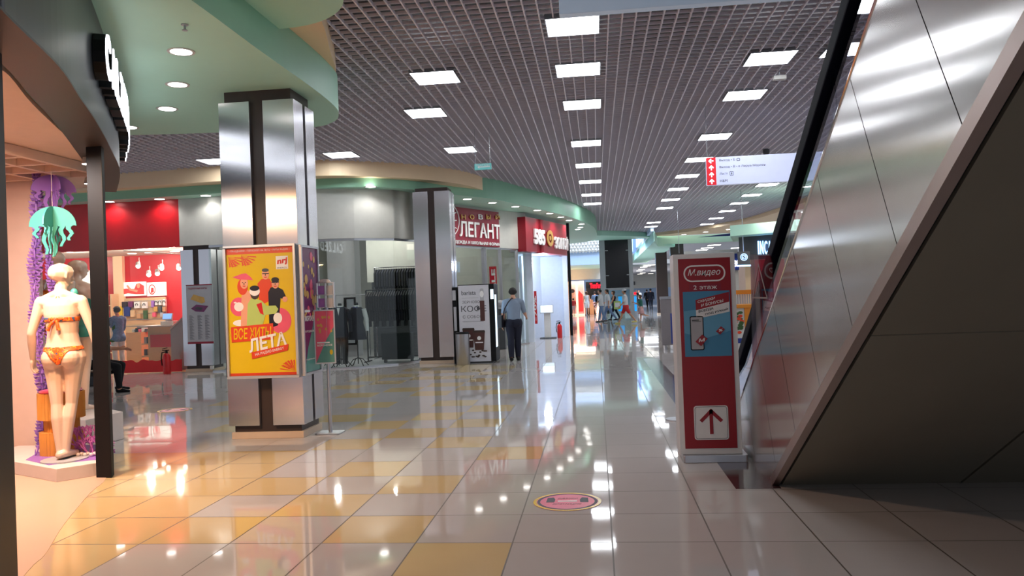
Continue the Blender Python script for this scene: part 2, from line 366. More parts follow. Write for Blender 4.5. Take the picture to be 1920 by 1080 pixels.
# ---- stepped soffits
def smooth_poly(pts, n=5):
    out = []
    for i in range(len(pts)-1):
        p0, p1, p2, p3 = pts[max(i-1, 0)], pts[i], pts[i+1], pts[min(i+2, len(pts)-1)]
        for k in range(n):
            t = k/n
            out.append(tuple(.5*(2*p1[a]+(-p0[a]+p2[a])*t+(2*p0[a]-5*p1[a]+4*p2[a]-p3[a])*t*t+(-p0[a]+3*p1[a]-3*p2[a]+p3[a])*t**3) for a in (0, 1)))
    out.append(tuple(pts[-1])); return out
def layer(name, edge, back, z0, z1, under, face):
    """soffit slab: visible edge curve + hidden back points"""
    e = smooth_poly(edge); mb = MB(); poly = e+back; n = len(poly)
    mb.v += [(x, y, z0) for x, y in poly]+[(x, y, z1) for x, y in poly]
    mb.f += [tuple(range(n))[::-1], tuple(range(n, 2*n))]; mb.m += [0, 0]
    ar = sum(poly[i][0]*poly[(i+1) % n][1]-poly[(i+1) % n][0]*poly[i][1] for i in range(n))
    for i in range(n):
        q = (i, (i+1) % n, n+(i+1) % n, n+i)
        mb.f.append(q if ar > 0 else q[::-1]); mb.m.append(1 if i < len(e)-1 else 0)
    if ar < 0: mb.f[0] = mb.f[0][::-1]; mb.f[1] = mb.f[1][::-1]
    return mb.build(name, [under, face], kind='structure')
# lobe above the front column
k = 1.021
low = [(-3.02, 3.0), (-3.03, 5.0), (-3.03, 6.0), (-3.04, 7.0), (-3.03, 8.3), (-3.06, 9.1), (-3.14, 9.55), (-3.36, 9.98), (-3.8, 10.22), (-5.02, 10.17), (-6.3, 9.98), (-7.4, 9.7)]
layer('soffit', [(x*k, y*k) for x, y in low], [(-9.5, 9.3), (-9.5, 3.0)], 3.93, 4.40, 'soffit_green', 'fascia_green')
up = [(-2.0, 3.0), (-2.25, 5.5), (-2.55, 7.0), (-2.74, 7.95), (-2.95, 8.75), (-3.10, 9.35), (-3.3, 9.8), (-3.9, 10.05), (-5.2, 10.05), (-7.4, 9.6)]
layer('soffit', up, [(-9.4, 9.3), (-9.4, 3.0)], 4.395, 4.66, 'tan', 'tan')
mb = MB(); mb.lathe([(.86, 4.30), (.88, 4.30), (.88, 4.394), (.3, 4.394)], (-3.06, 6.75, 0), 40); 
mb.build('soffit', 'soffit_green', kind='structure', smooth=True)
# long soffit over the far shop fronts
tan_e = [(-17.5, 17.0), (-13.6, 16.85), (-10.62, 16.65), (-8.35, 16.45), (-5.99, 16.45), (-4.92, 16.95), (-4.07, 17.6), (-3.31, 18.6), (-2.9, 19.7), (-2.65, 21.3), (-2.3, 22.9), (-2.2, 24.5)]
layer('soffit', tan_e, [(-3.5, 27.5), (-17.5, 27.5)], 4.28, 4.68, 'tan', 'tan')
gr_e = [(-17.5, 17.15), (-13.6, 17.05), (-10.6, 17.0), (-8.4, 16.88), (-6.3, 16.85), (-5.1, 17.1), (-4.25, 17.8), (-3.45, 19.15), (-2.6, 20.5), (-1.95, 22.4), (-1.1, 25.0), (-.45, 27.8), (-.02, 30.5), (.12, 33.8), (.1, 36.6), (-.25, 38.9), (-1.2, 40.0), (-3, 40.6)]
layer('soffit', gr_e, [(-17.5, 41)], 4.08, 4.66, 'soffit_green', 'fascia_green')
# soffit ring on the right and towards the atrium
r_tan = [(3.0, 42.6), (3.28, 42.3), (4.06, 41.5), (5.02, 40.3), (6.01, 38.2), (6.83, 35.9), (7.21, 33.3), (7.41, 31.4), (7.5, 29.3), (7.5, 20), (7.5, -12)]
layer('soffit', r_tan, [(9.9, -12), (9.9, 43), (3.0, 43)], 4.45, 4.68, 'tan', 'tan')
mb = MB(); mb.slab([(2.9, 38.3), (3.4, 42.9), (4.4, 43.6), (4.3, 66), (3.0, 66)], 3.9, 4.40); mb.build('soffit', 'soffit_green', kind='structure')
mb = MB(); mb.wallstrip([(3.42, 43.05), (6, 43.6), (8.2, 43.05), (9.9, 40.5)], 4.02, 4.46, .2); mb.build('soffit', 'soffit_green', kind='structure')
mb = MB(); mb.slab([(4.32, 43.9), (12, 43.7), (12, 66), (4.32, 66)], 4.1, 4.2); mb.build('ceiling', 'grey_light', kind='structure')
mb = MB(); mb.prism([(5.55, 4.30), (7.3, 4.44), (8.0, 4.44), (7.2, 4.30)], (0, 43.0, 0), (1, 0, 0), (0, 0, 1), (0, -.04, 0)); mb.build('trim_6', 'royal', kind='structure')
mb = MB(); mb.slab([(-1.3, 40.0), (-.25, 38.9), (.4, 39.2), (1.2, 39.9), (2.4, 41.2), (3.2, 42.2), (3.2, 43), (-1.3, 43)], 4.36, 4.68); mb.build('soffit', 'soffit_green', kind='structure')
# ================================================================ square ceiling lights
def ceiling_light_proto():
    t = thing('ceiling_light', 'x', 'ceiling light', (0, 0, 4.6))
    s = .31; mb = MB()
    for a in ((-s, s, -s, -s+.012), (-s, s, s-.012, s), (-s, -s+.012, -s+.012, s-.012), (s-.012, s, -s+.012, s-.012)): mb.box(a[0], a[1], a[2], a[3], -.012, .05)
    mb.build('frame', 'alu', t)
    mb = MB(); mb.box(-s+.012, s-.012, -s+.012, s-.012, -.004, .03); mb.build('diffuser', 'panel', t)
    return t
LP = ceiling_light_proto(); used = [0]
def put_light(x, y, label, group, z=4.6):
    o = LP if not used[0] else copy_tree(LP)
    used[0] = 1; o.location = (x, y, z); tag(o, label, 'ceiling light', group)
rowA = [9.06, 10.84, 12.86, 16.2, 19.0, 21.8, 24.7, 27.2]
rowD = [10.92, 12.92, 16.3, 19.05, 21.7, 24.4, 27.15, 29.8, 35.9, 38.1]
rowE = [24.46, 27.0, 29.4, 32.15, 35.2, 38.2]
for i, y in enumerate(rowA): put_light(-.15+.02*i, y, f'{NTH[i]} square light in the long row over the middle of the aisle', 'square ceiling lights over the aisle')
for i, y in enumerate(rowD): put_light(2.47+.03*i, y, f'{NTH[i]} square light in the row that passes above the hanging white sign', 'square ceiling lights by the hanging sign')
for i, y in enumerate(rowE): put_light(5.3+.02*i, y, f'{NTH[i]} square light in the far right row ending at the tan band', 'square ceiling lights at the right')
for x, y, w in ((-2.12, 10.75, 'largest square light left of the long row, right of the green soffit'), (-2.7, 12.75, 'square light behind the largest one, left of the long row'), (-5.2, 15.9, 'square light just right of the steel column near the tan band'), (-2.7, 16.1, 'square light nearest to the green exit sign'), (-7.9, 15.8, 'square light cut by the left edge of the steel column')):
    put_light(x, y, w, 'square ceiling lights on the left')
put_light(3.45, 10.75, 'square light seen through the escalator glass right of the black handrail', 'square ceiling lights by the escalator')
# rows that go on behind the camera
for x, y in ((-.2, 6.2), (-.2, 2.6), (-.2, -1.5), (5.2, 14.5), (5.25, 19.5), (-.2, -6)):
    put_light(x, y, 'square light in the cell ceiling outside the picture', 'square ceiling lights behind the camera')

# ================================================================ round downlights
def dl_proto(m):
    t = thing('downlight', 'x', 'downlight', (0, 0, 0))
    mb = MB(); mb.lathe([(.098, 0), (.125, 0), (.125, .006), (.098, .006)], (0, 0, -.007), 24, ringed=True); mb.build('bezel', 'white_paint', t)
    mb = MB(); mb.lathe([(.0, 0), (.098, 0), (.098, .004), (0, .004)], (0, 0, -.0075), 24); mb.build('lens', m, t)
    return t
DP, DPd = dl_proto('down'), dl_proto('down_dim'); ud = {'a': 0, 'b': 0}
def put_down(x, y, z, label, group, dim=False, s=1.0, watt=0):
    p = DPd if dim else DP; kk = 'b' if dim else 'a'
    o = p if not ud[kk] else copy_tree(p)
    ud[kk] = 1; o.location = (x, y, z); o.scale = (s, s, s); tag(o, label, 'downlight', group)
    if watt: l = lamp('downlight_lamp', 'SPOT', (0, 0, -.02), watt, (1, .97, .93), .09, None, 150); l.parent = o
G1 = 'downlights in the green soffit over the column'
for (x, y, d), w in zip(((-3.82, 7.01, 0), (-4.43, 8.03, 1), (-5.09, 8.97, 0), (-6.08, 9.75, 0)), ('largest round downlight in the green soffit at upper left', 'round downlight in the middle of the green soffit, dimmer than its neighbours', 'round downlight in the green soffit nearest the far edge, left of the column top', 'round downlight half hidden behind the white shop letters')):
    put_down(x, y, 3.93, w, G1, d, 1.0, 6 if d else 16)
G2 = 'downlights in the soffit over the far shops'
xs = [(-4.95, 17.12), (-8.85, 17.12), (-10.05, 17.25), (-11.3, 17.25), (-3.25, 20.15), (-2.73, 21.2), (-2.22, 22.4), (-1.68, 23.65), (-1.37, 24.75), (-1.08, 26.1), (-.85, 27.4), (-.45, 29.1), (-.52, 30.5), (-.64, 31.4)]
ws = ['round downlight over the white shop wall between the two columns', 'round downlight just left of the steel column, over the white wall', 'round downlight over the right end of the red shop band', 'round downlight over the red shop band beside the dark post'] + [f'round downlight in the curve over the crimson shop signs, {NTH[i]} from the left' if i else 'round downlight in the curve over the crimson shop signs, first beside the narrow column' for i in range(10)]
for (x, y), w in zip(xs, ws): put_down(x, y, 4.08, w, G2, False, 1.1, 12 if y < 18 else 30)
for i, (x, y) in enumerate(((4.77, 42.4), (5.75, 41.3), (6.73, 40.2), (7.62, 39.1), (8.3, 37.2), (8.2, 34.1), (8.45, 32.5))):
    put_down(x, y, 4.45, f'small round light in the tan band on the right, {"first" if not i else NTH[i]} from the left', 'downlights in the tan band', False, 1.3)
# ================================================================ steel columns
def column(name, x0, x1, y0, y1, ztop, label, panel_top):
    t = thing(name, label, 'column', ((x0+x1)/2, (y0+y1)/2, 0), kind='structure')
    g = .05; mb = MB(); mb.box(x0+g, x1-g, y0+g, y1-g, .07, ztop); mb.build('core', 'brown_dark', t, world=True)
    mb = MB(); mb.box(x0+.02, x1-.02, y0+.02, y1-.02, 0, .075); mb.build('plinth', 'plinth', t, world=True, bevel=.004)
    w = x1-x0; d = y1-y0; gap = w*.09
    for a, b in ((x0, (x0+x1)/2-gap), ((x0+x1)/2+gap, x1)):
        for ya, yb in ((y0, y0+.045), (y1-.045, y1)):
            mb = MB(); mb.box(a, b, ya, yb, .15, panel_top); mb.build('cladding_panel', 'steel', t, world=True, bevel=.003)
    for a, b in ((y0+.046, (y0+y1)/2-d*.06), ((y0+y1)/2+d*.06, y1-.046)):
        for xa, xb in ((x0, x0+.045), (x1-.045, x1)):
            mb = MB(); mb.box(xa, xb, a, b, .15, panel_top); mb.build('cladding_panel', 'steel', t, world=True, bevel=.003)
    return t
column('column', -4.17, -3.29, 8.42, 9.06, 3.935, 'large brushed steel column wearing the yellow poster', 3.80)
column('column', -4.16, -3.30, 17.80, 18.45, 4.085, 'brushed steel column between the clothes shop and the coffee machine', 4.0)
column('column', -9.68, -8.93, 17.42, 18.0, 2.965, 'short steel column beside the red shop, carrying a price poster', 2.87)

# ================================================================ posters on the front column
def frame(mb, o, ux, uy, w, h, b, d, mi=0):
    rect(mb, o, ux, uy, 0, w, 0, b, d, mi); rect(mb, o, ux, uy, 0, w, h-b, h, d, mi)
    rect(mb, o, ux, uy, 0, b, b, h-b, d, mi); rect(mb, o, ux, uy, w-b, w, b, h-b, d, mi)
X_, Y_ = (1, 0, 0), (0, 1, 0)
t = thing('poster_frame', 'yellow summer hits poster in a silver frame on the steel column front', 'poster', (-3.70, 8.30, .69))
o = V((-4.11, 8.32, .69)); w, h = .83, 1.48
mb = MB(); mb.ob(o+V((0, .012, 0)), (w, 0, 0), (0, 0, h), (0, .085, 0)); mb.build('backing', 'alu_frame', t, world=True)
mb = MB(); frame(mb, o, X_, Z, w, h, .028, .03); mb.build('frame', 'alu_frame', t, world=True, bevel=.004)
mb = MB(); rect(mb, o, X_, Z, .027, w-.027, .027, h-.027, .004); po = mb.build('poster_sheet', 'yellow', t, world=True)
L0 = o+V((0, -.0045, 0))
def lay(k): return o+V((0, -.004-.0012*k, 0))
def shape(mb, poly, k, mi=0, dd=.001): mb.prism(poly, lay(k), X_, Z, (0, -dd, 0), mi)
mb = MB()
rect(mb, lay(0), X_, Z, .03, w-.03, 1.382, 1.45, .001, 0); rect(mb, lay(0), X_, Z, .03, w-.03, .03, .062, .001, 0)
for sx, sy, dx, dy in ((.05, 1.36, 1, -1), (.78, .07, -1, 1), (.20, 1.37, 1, -1)):   # palm fronds
    for i in range(6):
        a = R_(8+15*i); r = .17-.01*i
        shape(mb, [(sx, sy), (sx+dx*r*math.cos(a)-.006, sy+dy*r*math.sin(a)), (sx+dx*r*math.cos(a)+.012, sy+dy*r*math.sin(a)+.008)], .3+.1*i, 0)
        for q in range(4):
            f = .35+.16*q; bx, by = sx+dx*r*f*math.cos(a), sy+dy*r*f*math.sin(a)
            shape(mb, [(bx, by), (bx+dx*.03, by+dy*.002), (bx+dx*.04, by+dy*.016)], .4+.1*i, 0)
mb.prism([(.06, .405), (.545, .43), (.545, .605), (.055, .575)], lay(4), X_, Z, (0, -.001, 0), 0)
mb.prism([(.29, .215), (.705, .30), (.715, .37), (.285, .29)], lay(5), X_, Z, (0, -.001, 0), 0)
text(mb, 'ВСЕ ХИТЫ', lay(5.2)+V((.085, 0, .435)), (1, 0, .03), Z, .43, .125, .001, .01, .05, 1)
text(mb, 'ЛЕТА', lay(6.2)+V((.265, 0, .285)), (1, 0, .19), (-.05, 0, 1), .44, .15, .001, .03, 0, 2)
text(mb, 'НА РАДИО ENERGY', lay(6.2)+V((.33, 0, .243)), (1, 0, .2), (-.1, 0, 1), .34, .036, .001, .01, 0, 3)
text(mb, '• ПРАЗДНИКИ • ГОРОСКОП НА ЛЕТО • ХИТЫ РАДИО •', lay(1.2)+V((.06, 0, 1.405)), X_, Z, .7, .024, .001, 0, 0, 3)
rect(mb, lay(1), X_, Z, .60, .74, 1.20, 1.345, .001, 4); text(mb, 'nrj', lay(2.2)+V((.612, 0, 1.235)), (1, 0, .12), Z, .115, .08, .001, .04, .1, 5); text(mb, 'ENERGY', lay(2.2)+V((.615, 0, 1.207)), X_, Z, .11, .015, .001, 0, 0, 6)
mb.build('poster_print', ['orange', 'yellow', 'white_ink', 'white_ink', 'white_ink', 'red', 'grey_ink'], po, world=True)
mb = MB()   # four printed people and inflatable rings
shape(mb, circ(.155, .80, .10, .105), 1, 3); shape(mb, circ(.155, .80, .055, .05), 1.6, 4); shape(mb, circ(.63, .63, .125, .14), 1, 3); shape(mb, circ(.60, .66, .05, .06), 1.6, 4); shape(mb, circ(.17, .62, .09, .035), 1, 4)
shape(mb, [(.50, .55), (.50, .95), (.53, 1.0), (.60, 1.01), (.67, .97), (.70, .90), (.68, .86), (.64, .88), (.62, .70), (.60, .58)], 1.5, 1); shape(mb, circ(.585, 1.045, .042, .058), 2, 0); shape(mb, circ(.585, 1.085, .044, .028), 2.3, 1); rect(mb, lay(2.6), X_, Z, .545, .625, 1.052, 1.066, .001, 1); shape(mb, circ(.69, .865, .03), 2, 0)
shape(mb, [(.40, .80), (.38, 1.05), (.43, 1.10), (.52, 1.10), (.55, 1.04), (.50, .85)], 1.2, 5); shape(mb, circ(.475, 1.15, .042, .058), 1.8, 0); shape(mb, circ(.475, 1.195, .04, .02), 2, 6); rect(mb, lay(2.1), X_, Z, .44, .515, 1.152, 1.163, .001, 1)
shape(mb, [(.17, .58), (.19, .92), (.24, 1.0), (.30, .95), (.30, .60)], 1.3, 0); shape(mb, circ(.225, 1.06, .045, .062), 2, 0); shape(mb, circ(.205, 1.02, .06, .09), 1.6, 5); shape(mb, [(.09, 1.13), (.17, 1.105), (.33, 1.09), (.30, 1.13), (.25, 1.17), (.20, 1.165)], 2.6, 3)
shape(mb, [(.24, .58), (.26, .83), (.31, .90), (.42, .86), (.48, .80), (.58, .80), (.61, .76), (.58, .71), (.46, .70), (.42, .58)], 2.4, 2); shape(mb, [(.36, .82), (.42, .84), (.44, .70), (.40, .72)], 2.8, 7); shape(mb, circ(.345, .945, .052, .07), 3, 8); shape(mb, circ(.345, .965, .06, .05), 3.4, 4); shape(mb, circ(.345, 1.0, .055, .03), 3.6, 1)
for fx, fz in ((.585, 1.045), (.475, 1.15), (.225, 1.06)):
    for s in (-1, 1): shape(mb, circ(fx+s*.016, fz+.008, .006, .005, 8), 3.8, 1)
    shape(mb, circ(fx, fz-.028, .018, .01, 10, 180, 360), 3.8, 7); shape(mb, [(fx-.004, fz), (fx+.004, fz), (fx+.007, fz-.014), (fx-.007, fz-.014)], 3.8, 8)
for bx, bz, r in ((.63, .63, .1), (.155, .80, .08)): shape(mb, circ(bx-r*.5, bz+r*.6, r*.22, r*.12, 10), 3.8, 4)
mb.build('printed_people', ['skin_ink', 'navy', 'pale_green', 'pink', 'white_ink', 'orange', 'grey_ink', 'red', 'brown_dark'], po, world=True)

t = thing('poster_frame', 'purple and teal poster in a silver frame on the column side', 'poster', (-3.22, 8.67, .69))
ux = V((0.03, 1, 0)).normalized(); o2 = V((-3.235, 8.345, .70)); w2, h2 = .50, 1.455
nn = ux.cross(V(Z)); assert nn.x > 0
mb = MB(); mb.ob(o2-nn*.05, ux*w2, V(Z)*h2, nn*.035); mb.build('backing', 'alu_frame', t, world=True)
mb = MB(); frame(mb, o2-nn*.02, ux, Z, w2, h2, .026, .03); mb.build('frame', 'alu_frame', t, world=True, bevel=.004)
mb = MB(); rect(mb, o2-nn*.014, ux, Z, .02, w2-.02, .02, h2-.02, .006); po = mb.build('poster_sheet', 'purple', t, world=True)
mb = MB(); l2 = lambda k: o2-nn*(.008-.0012*k)
mb.prism([(.03, .03), (.47, .03), (.47, .95), (.30, .55), (.14, .30)], l2(0), ux, Z, nn*.001, 0)
for i in range(26):
    a, b = .06+.38*random.random(), .62+.72*random.random(); r = .014+.03*random.random()
    mb.prism(circ(a, b, r, r*1.35, 14), l2(1+.05*i), ux, Z, nn*.001, 1 if i % 3 else 2)
text(mb, 'МОРОЖЕНОЕ', l2(3)+V(Z)*.60+ux*.07, ux, Z, .34, .06, .001, .02, 0, 3); rect(mb, l2(3), ux, Z, .07, .22, .70, .725, .001, 3)
text(mb, 'В ПОДАРОК', l2(3)+V(Z)*.47+ux*.07, ux, Z, .25, .028, .001, 0, 0, 3); text(mb, 'ПОДРОБНОСТИ', l2(3)+V(Z)*.16+ux*.07, ux, Z, .3, .018, .001, 0, 0, 3)
mb.build('poster_print', ['teal_ink', 'gold', 'pink', 'white_ink'], po, world=True)

# ================================================================ leaflet stand beside the column
t = thing('leaflet_stand', 'slim silver stand with a framed leaflet poster beside the steel column', 'display stand', (-3.10, 8.72, 0))
mb = MB(); mb.slab(rrect(-3.245, -2.955, 8.60, 8.84, .03), 0, .014); mb.build('base_plate', 'alu', t, world=True, bevel=.004)
mb = MB(); mb.tube([(-3.10, 8.73, .01), (-3.10, 8.73, 1.44)], .021, 14); mb.build('pole', 'alu', t, world=True, smooth=True)
ux = V((1, .25, 0)).normalized(); o3 = V((-3.235, 8.675, .80)); nn = ux.cross(V(Z))
mb = MB(); mb.ob(o3-nn*.02, ux*.235, V(Z)*.62, nn*.016); frame(mb, o3-nn*.004, ux, Z, .235, .62, .014, .012); mb.build('frame', 'alu_frame', t, world=True)
mb = MB(); rect(mb, o3-nn*.004, ux, Z, .013, .222, .013, .607, .004, 0); l3 = lambda k: o3+nn*(.0005+.001*k)
mb.prism([(.014, .014), (.222, .014), (.222, .42), (.12, .25)], l3(0), ux, Z, nn*.001, 1)
for i in range(14): mb.prism(circ(.04+.16*random.random(), .34+.22*random.random(), .012, .016, 10), l3(1+.05*i), ux, Z, nn*.001, 2)
mb.prism(circ(.185, .13, .018, .03, 12), l3(1), ux, Z, nn*.001, 3)
text(mb, 'МОРОЖЕНОЕ', l3(2)+V(Z)*.20+ux*.03, ux, Z, .17, .024, .001, .02, 0, 4); rect(mb, l3(2), ux, Z, .03, .17, .235, .25, .001, 4)
mb.build('leaflet_poster', ['pink', 'teal_ink', 'gold', 'yellow', 'white_ink'], t, world=True)
mb = MB(); ux = V((1, 0, 0)); o4 = V((-3.205, 8.70, 1.44))      # two-tier acrylic leaflet rack on top
for zz in (0, .145, .285): mb.ob(o4+V((0, 0, zz)), (.21, 0, 0), (0, .05, 0), (0, 0, .008))
for xx in (0, .10, .20): mb.ob(o4+V((xx, 0, 0)), (.008, 0, 0), (0, .05, 0), (0, 0, .285))
mb.prism(circ(.105, .29, .07, .045, 16, 0, 180), o4, X_, Z, (0, .02, 0)); mb.build('leaflet_rack', 'alu_frame', t, world=True)
for i, (xx, zz) in enumerate(((.018, .02), (.115, .02), (.018, .165), (.115, .165))):
    mb = MB(); mb.ob(o4+V((xx, .012, zz-.01)), (.075, 0, 0), (0, .012, 0), (0, 0, .10)); tag(mb.build('leaflet_stack', ['lilac', 'grey_light'][i % 2]), ['stack of lilac leaflets, lower left pocket of the stand', 'stack of grey leaflets, lower right pocket of the stand', 'stack of lilac leaflets, upper left pocket of the stand', 'stack of grey leaflets, upper right pocket of the stand'][i], 'leaflets', 'leaflets in the acrylic rack')

# ================================================================ red totem
t = thing('totem_sign', 'tall red advertising totem with white border and an up arrow', 'totem sign', (.945, 7.0, 0))
mb = MB(); mb.prism(rrect(.692, 1.235, 6.85, 7.27, .02, 3), (0, 0, 0), (1, 0, 0), (0, 1, 0), (0, 0, .065)); mb.build('base_plate', 'alu', t, world=True, bevel=.005)
o = V((.672, 6.90, .065)); w, h = .525, 1.735
mb = MB(); mb.ob(o, (w, 0, 0), (0, 0, h), (0, .30, 0)); mb.build('casing', 'grey_light', t, world=True, bevel=.008)
mb = MB(); rect(mb, o, X_, Z, .002, w-.002, .002, h-.002, .006); mb.build('border', 'white_ink', t, world=True)
mb = MB(); rect(mb, o+V((0, -.006, 0)), X_, Z, .042, w-.042, .052, h-.042, .003); fp = mb.build('front_panel', 'red_dark', t, world=True)
lt = lambda k: o+V((0, -.009-.0012*k, 0))
mb = MB(); ring(mb, rrect(.085, .44, 1.49, 1.635, .07), rrect(.098, .427, 1.503, 1.622, .057), lt(0), X_, Z, (0, -.001, 0), 0)
text(mb, 'М.видео', lt(0)+V((.118, 0, 1.535)), X_, Z, .27, .066, .001, .007, .28, 0)
rect(mb, lt(0), X_, Z, .13, .40, 1.413, 1.472, .001, 1); text(mb, '2 этаж', lt(1)+V((.165, 0, 1.424)), X_, Z, .20, .036, .001, .006, 0, 0)
mb.build('lettering', ['white_ink', 'maroon'], fp, world=True)
mb = MB(); rect(mb, lt(0), X_, Z, .072, .468, .845, 1.408, .001, 0); ps = mb.build('taped_poster', 'blue_poster', t, world=True)
mb = MB(); mb.prism([(.075, 1.05), (.25, 1.0), (.465, 1.06), (.465, 1.29), (.3, 1.26), (.075, 1.24)], lt(1), X_, Z, (0, -.0008, 0), 5)
mb.prism([(.178, 1.245), (.462, 1.31), (.462, 1.395), (.178, 1.335)], lt(2), X_, Z, (0, -.001, 0), 0); mb.prism([(.178, 1.17), (.462, 1.225), (.462, 1.31), (.178, 1.245)], lt(2), X_, Z, (0, -.001, 0), 1)
sl = (1, 0, .2)
text(mb, 'СКИДКИ', lt(3)+V((.195, 0, 1.302)), sl, Z, .15, .026, .001, .02, 0, 1); text(mb, 'И БОНУСЫ', lt(3)+V((.225, 0, 1.272)), sl, Z, .19, .026, .001, .02, 0, 1)
text(mb, 'ВСЕГДА', lt(3)+V((.20, 0, 1.22)), sl, Z, .13, .024, .001, .02, 0, 2); text(mb, 'ПОД РУКОЙ', lt(3)+V((.255, 0, 1.197)), sl, Z, .195, .024, .001, .02, 0, 2)
mb.build('poster_print', ['red_dark', 'white_ink', 'black', 'grey_light', 'red', 'blue_poster2'], ps, world=True); mb = MB(); mb.prism(rrect(.122, .238, .90, 1.195, .014), lt(2), X_, Z, (0, -.001, 0), 2); mb.prism(rrect(.130, .230, .908, 1.187, .01), lt(3), X_, Z, (0, -.001, 0), 3); rect(mb, lt(4), X_, Z, .14, .20, 1.158, 1.164, .001, 2); rect(mb, lt(4), X_, Z, .14, .22, 1.148, 1.151, .001, 2)
mb.build('printed_phone', ['red_dark', 'white_ink', 'black', 'grey_light'], ps, world=True)
def dia(cx, cy, r, k, s):
    mb = MB(); mb.prism([(cx-r*1.05, cy-.2*r), (cx+.15*r, cy+r), (cx+r*1.05, cy+.25*r), (cx-.1*r, cy-r)], lt(k), X_, Z, (0, -.002, 0), 0)
    text(mb, s, lt(k+2)+V((cx-r*.5, 0, cy-r*.33)), (1, 0, .15), Z, r, r*.6, .001, .03, .2, 1); mb.build('printed_badge', ['red_dark', 'white_ink'], ps, world=True)
dia(.215, .985, .05, 4, 'М'); dia(.378, 1.065, .036, 3, '%')
mb = MB(); mb.prism(rrect(.125, .415, .125, .42, .025), lt(0), X_, Z, (0, -.001, 0), 0); ring(mb, rrect(.134, .406, .134, .411, .02), rrect(.137, .403, .137, .408, .018), lt(1), X_, Z, (0, -.0006, 0), 2)
mb.prism([(.256, .175), (.286, .175), (.286, .385), (.256, .385)], lt(1.4), X_, Z, (0, -.001, 0), 1)
for s in (-1, 1): mb.prism([(.271, .395), (.271+s*.10, .295), (.271+s*.078, .275), (.271, .352)], lt(1.4), X_, Z, (0, -.001, 0), 1)
mb.build('arrow_sign', ['white_ink', 'red_dark', 'grey_ink'], t, world=True)

# ================================================================ escalator
K = .5965
def esc_u(y): return (8.05-y)*.604        # top line of the side
def esc_l(y): return (6.06-y)*K           # lower line
EX = 1.26; YE = -2.2
t = thing('escalator', 'steel clad escalator rising towards the right above the dark underside', 'escalator', (2.0, 6.3, 0))
mb = MB()
mb.prism([(9.6, .0), (6.10, .0), (YE, esc_l(YE)+.03), (YE, esc_u(YE)-.02), (8.05, .01), (9.6, .01)], (EX+.02, 0, 0), (0, 1, 0), (0, 0, 1), (3.4, 0, 0))
mb.build('truss_casing', 'char', t, world=True)
# side cladding: panels joined square to the slope
sd = V((0, -1, K)).normalized(); dn = V((0, -K, -1)).normalized()
def side_poly(y0, y1):
    k = .35*1.0
    def low(yu):
        z = esc_u(yu)
        # walk down square to the slope until the lower line or the floor
        q = ((z-esc_l(yu))/(1+K*K)); y = yu-K*q; zz = z-q
        if zz < 0: q = z; y = yu-K*q; zz = 0
        return (y, zz)
    a, b = low(y0), low(y1)
    p = [(y0, esc_u(y0)), (y1, esc_u(y1)), b]
    if a[1] <= 1e-6 and b[1] > 0: p.append((6.06, 0))
    p.append(a); return p
ys = [8.05]+[8.05-.62*i-.4 for i in range(0, 16)]
for i in range(len(ys)-1):
    y0, y1 = ys[i]-.003, ys[i+1]+.003
    mb = MB(); mb.prism(side_poly(y0, y1), (EX, 0, 0), (0, 1, 0), (0, 0, 1), (.016, 0, 0)); mb.build('side_panel', 'esc_steel', t, world=True)
mb = MB()
for a0, a1 in (((EX-.004, 6.07, .0), (EX-.004, YE, esc_l(YE)-.0)),):
    d = (V(a1)-V(a0)); mb.ob(a0, d, (0, .03, .05), (.03, 0, 0))
    mb.ob(V(a0), d, (.05, 0, 0), (0, -.006, -.01))
mb.build('edge_trim', 'esc_trim', t, world=True)
for xa, xb in ((EX+.07, 2.592), (2.612, 4.6)):
    n = V((0, K, 1)).normalized()
    for ya, yb in ((6.06, 4.0), (3.99, 1.6), (1.59, YE)):
        mb = MB(); mb.ob((xa, ya, esc_l(ya)), (xb-xa, 0, 0), (0, yb-ya, esc_l(yb)-esc_l(ya)), n*.02); mb.build('underside_panel', 'under', t, world=True)
mb = MB(); p0 = V((EX+.005, 8.05, esc_u(8.05)+.005)); p1 = V((EX+.005, YE, esc_u(YE)+.005)); mb.tube([p0, p1], .012, 8); mb.build('top_rail', 'chrome', t, world=True, smooth=True)
mb = MB()
for i in range(9):
    ya, yb = 8.35-1.2*i, 8.35-1.2*(i+1)+.012
    mb.prism([(ya, max(esc_u(ya), 0.03)), (yb, esc_u(yb)), (yb, esc_u(yb)+.86), (ya, esc_u(ya)+.86)], (1.44, 0, 0), (0, 1, 0), (0, 0, 1), (.01, 0, 0))
mb.build('balustrade', 'acrylic_clear', t, world=True)
def hand(x, nm):
    pts = [V((x, YE, esc_u(YE)+.90)), V((x, 4, esc_u(4)+.90)), V((x, 8.2, esc_u(8.2)+.90)), V((x, 8.65, .64)), V((x, 9.0, .55)), V((x, 9.2, .42)), V((x, 9.12, .27)), V((x, 8.9, .2))]
    mb = MB()
    for i in range(len(pts)-1):
        a, b = pts[i], pts[i+1]; d = (b-a).normalized(); n = V((1, 0, 0)).cross(d)
        if n.z < 0 and i < 4: n = -n
        if i >= 4: n = V((0, d.z, -d.y)); n = -n if n.dot(V((0, 1, 0))) < 0 else n
        mb.ob(a-V((.045, 0, 0))-n*.115-d*.02, (b-a)+d*.04, V((.09, 0, 0)), n*.115)
    return mb.build('handrail', 'rubber', t, world=True, bevel=.012)
hand(1.45, 'near'); hand(2.45, 'far')
mb = MB(); mb.prism([(8.3, .02), (6.5, .9), (YE, esc_u(YE)+.0), (YE, esc_u(YE)+.02), (6.5, .93), (8.3, .05)], (1.42, 0, 0), (0, 1, 0), (0, 0, 1), (1.05, 0, 0))
mb.build('step_band', 'grey_dark', t, world=True)
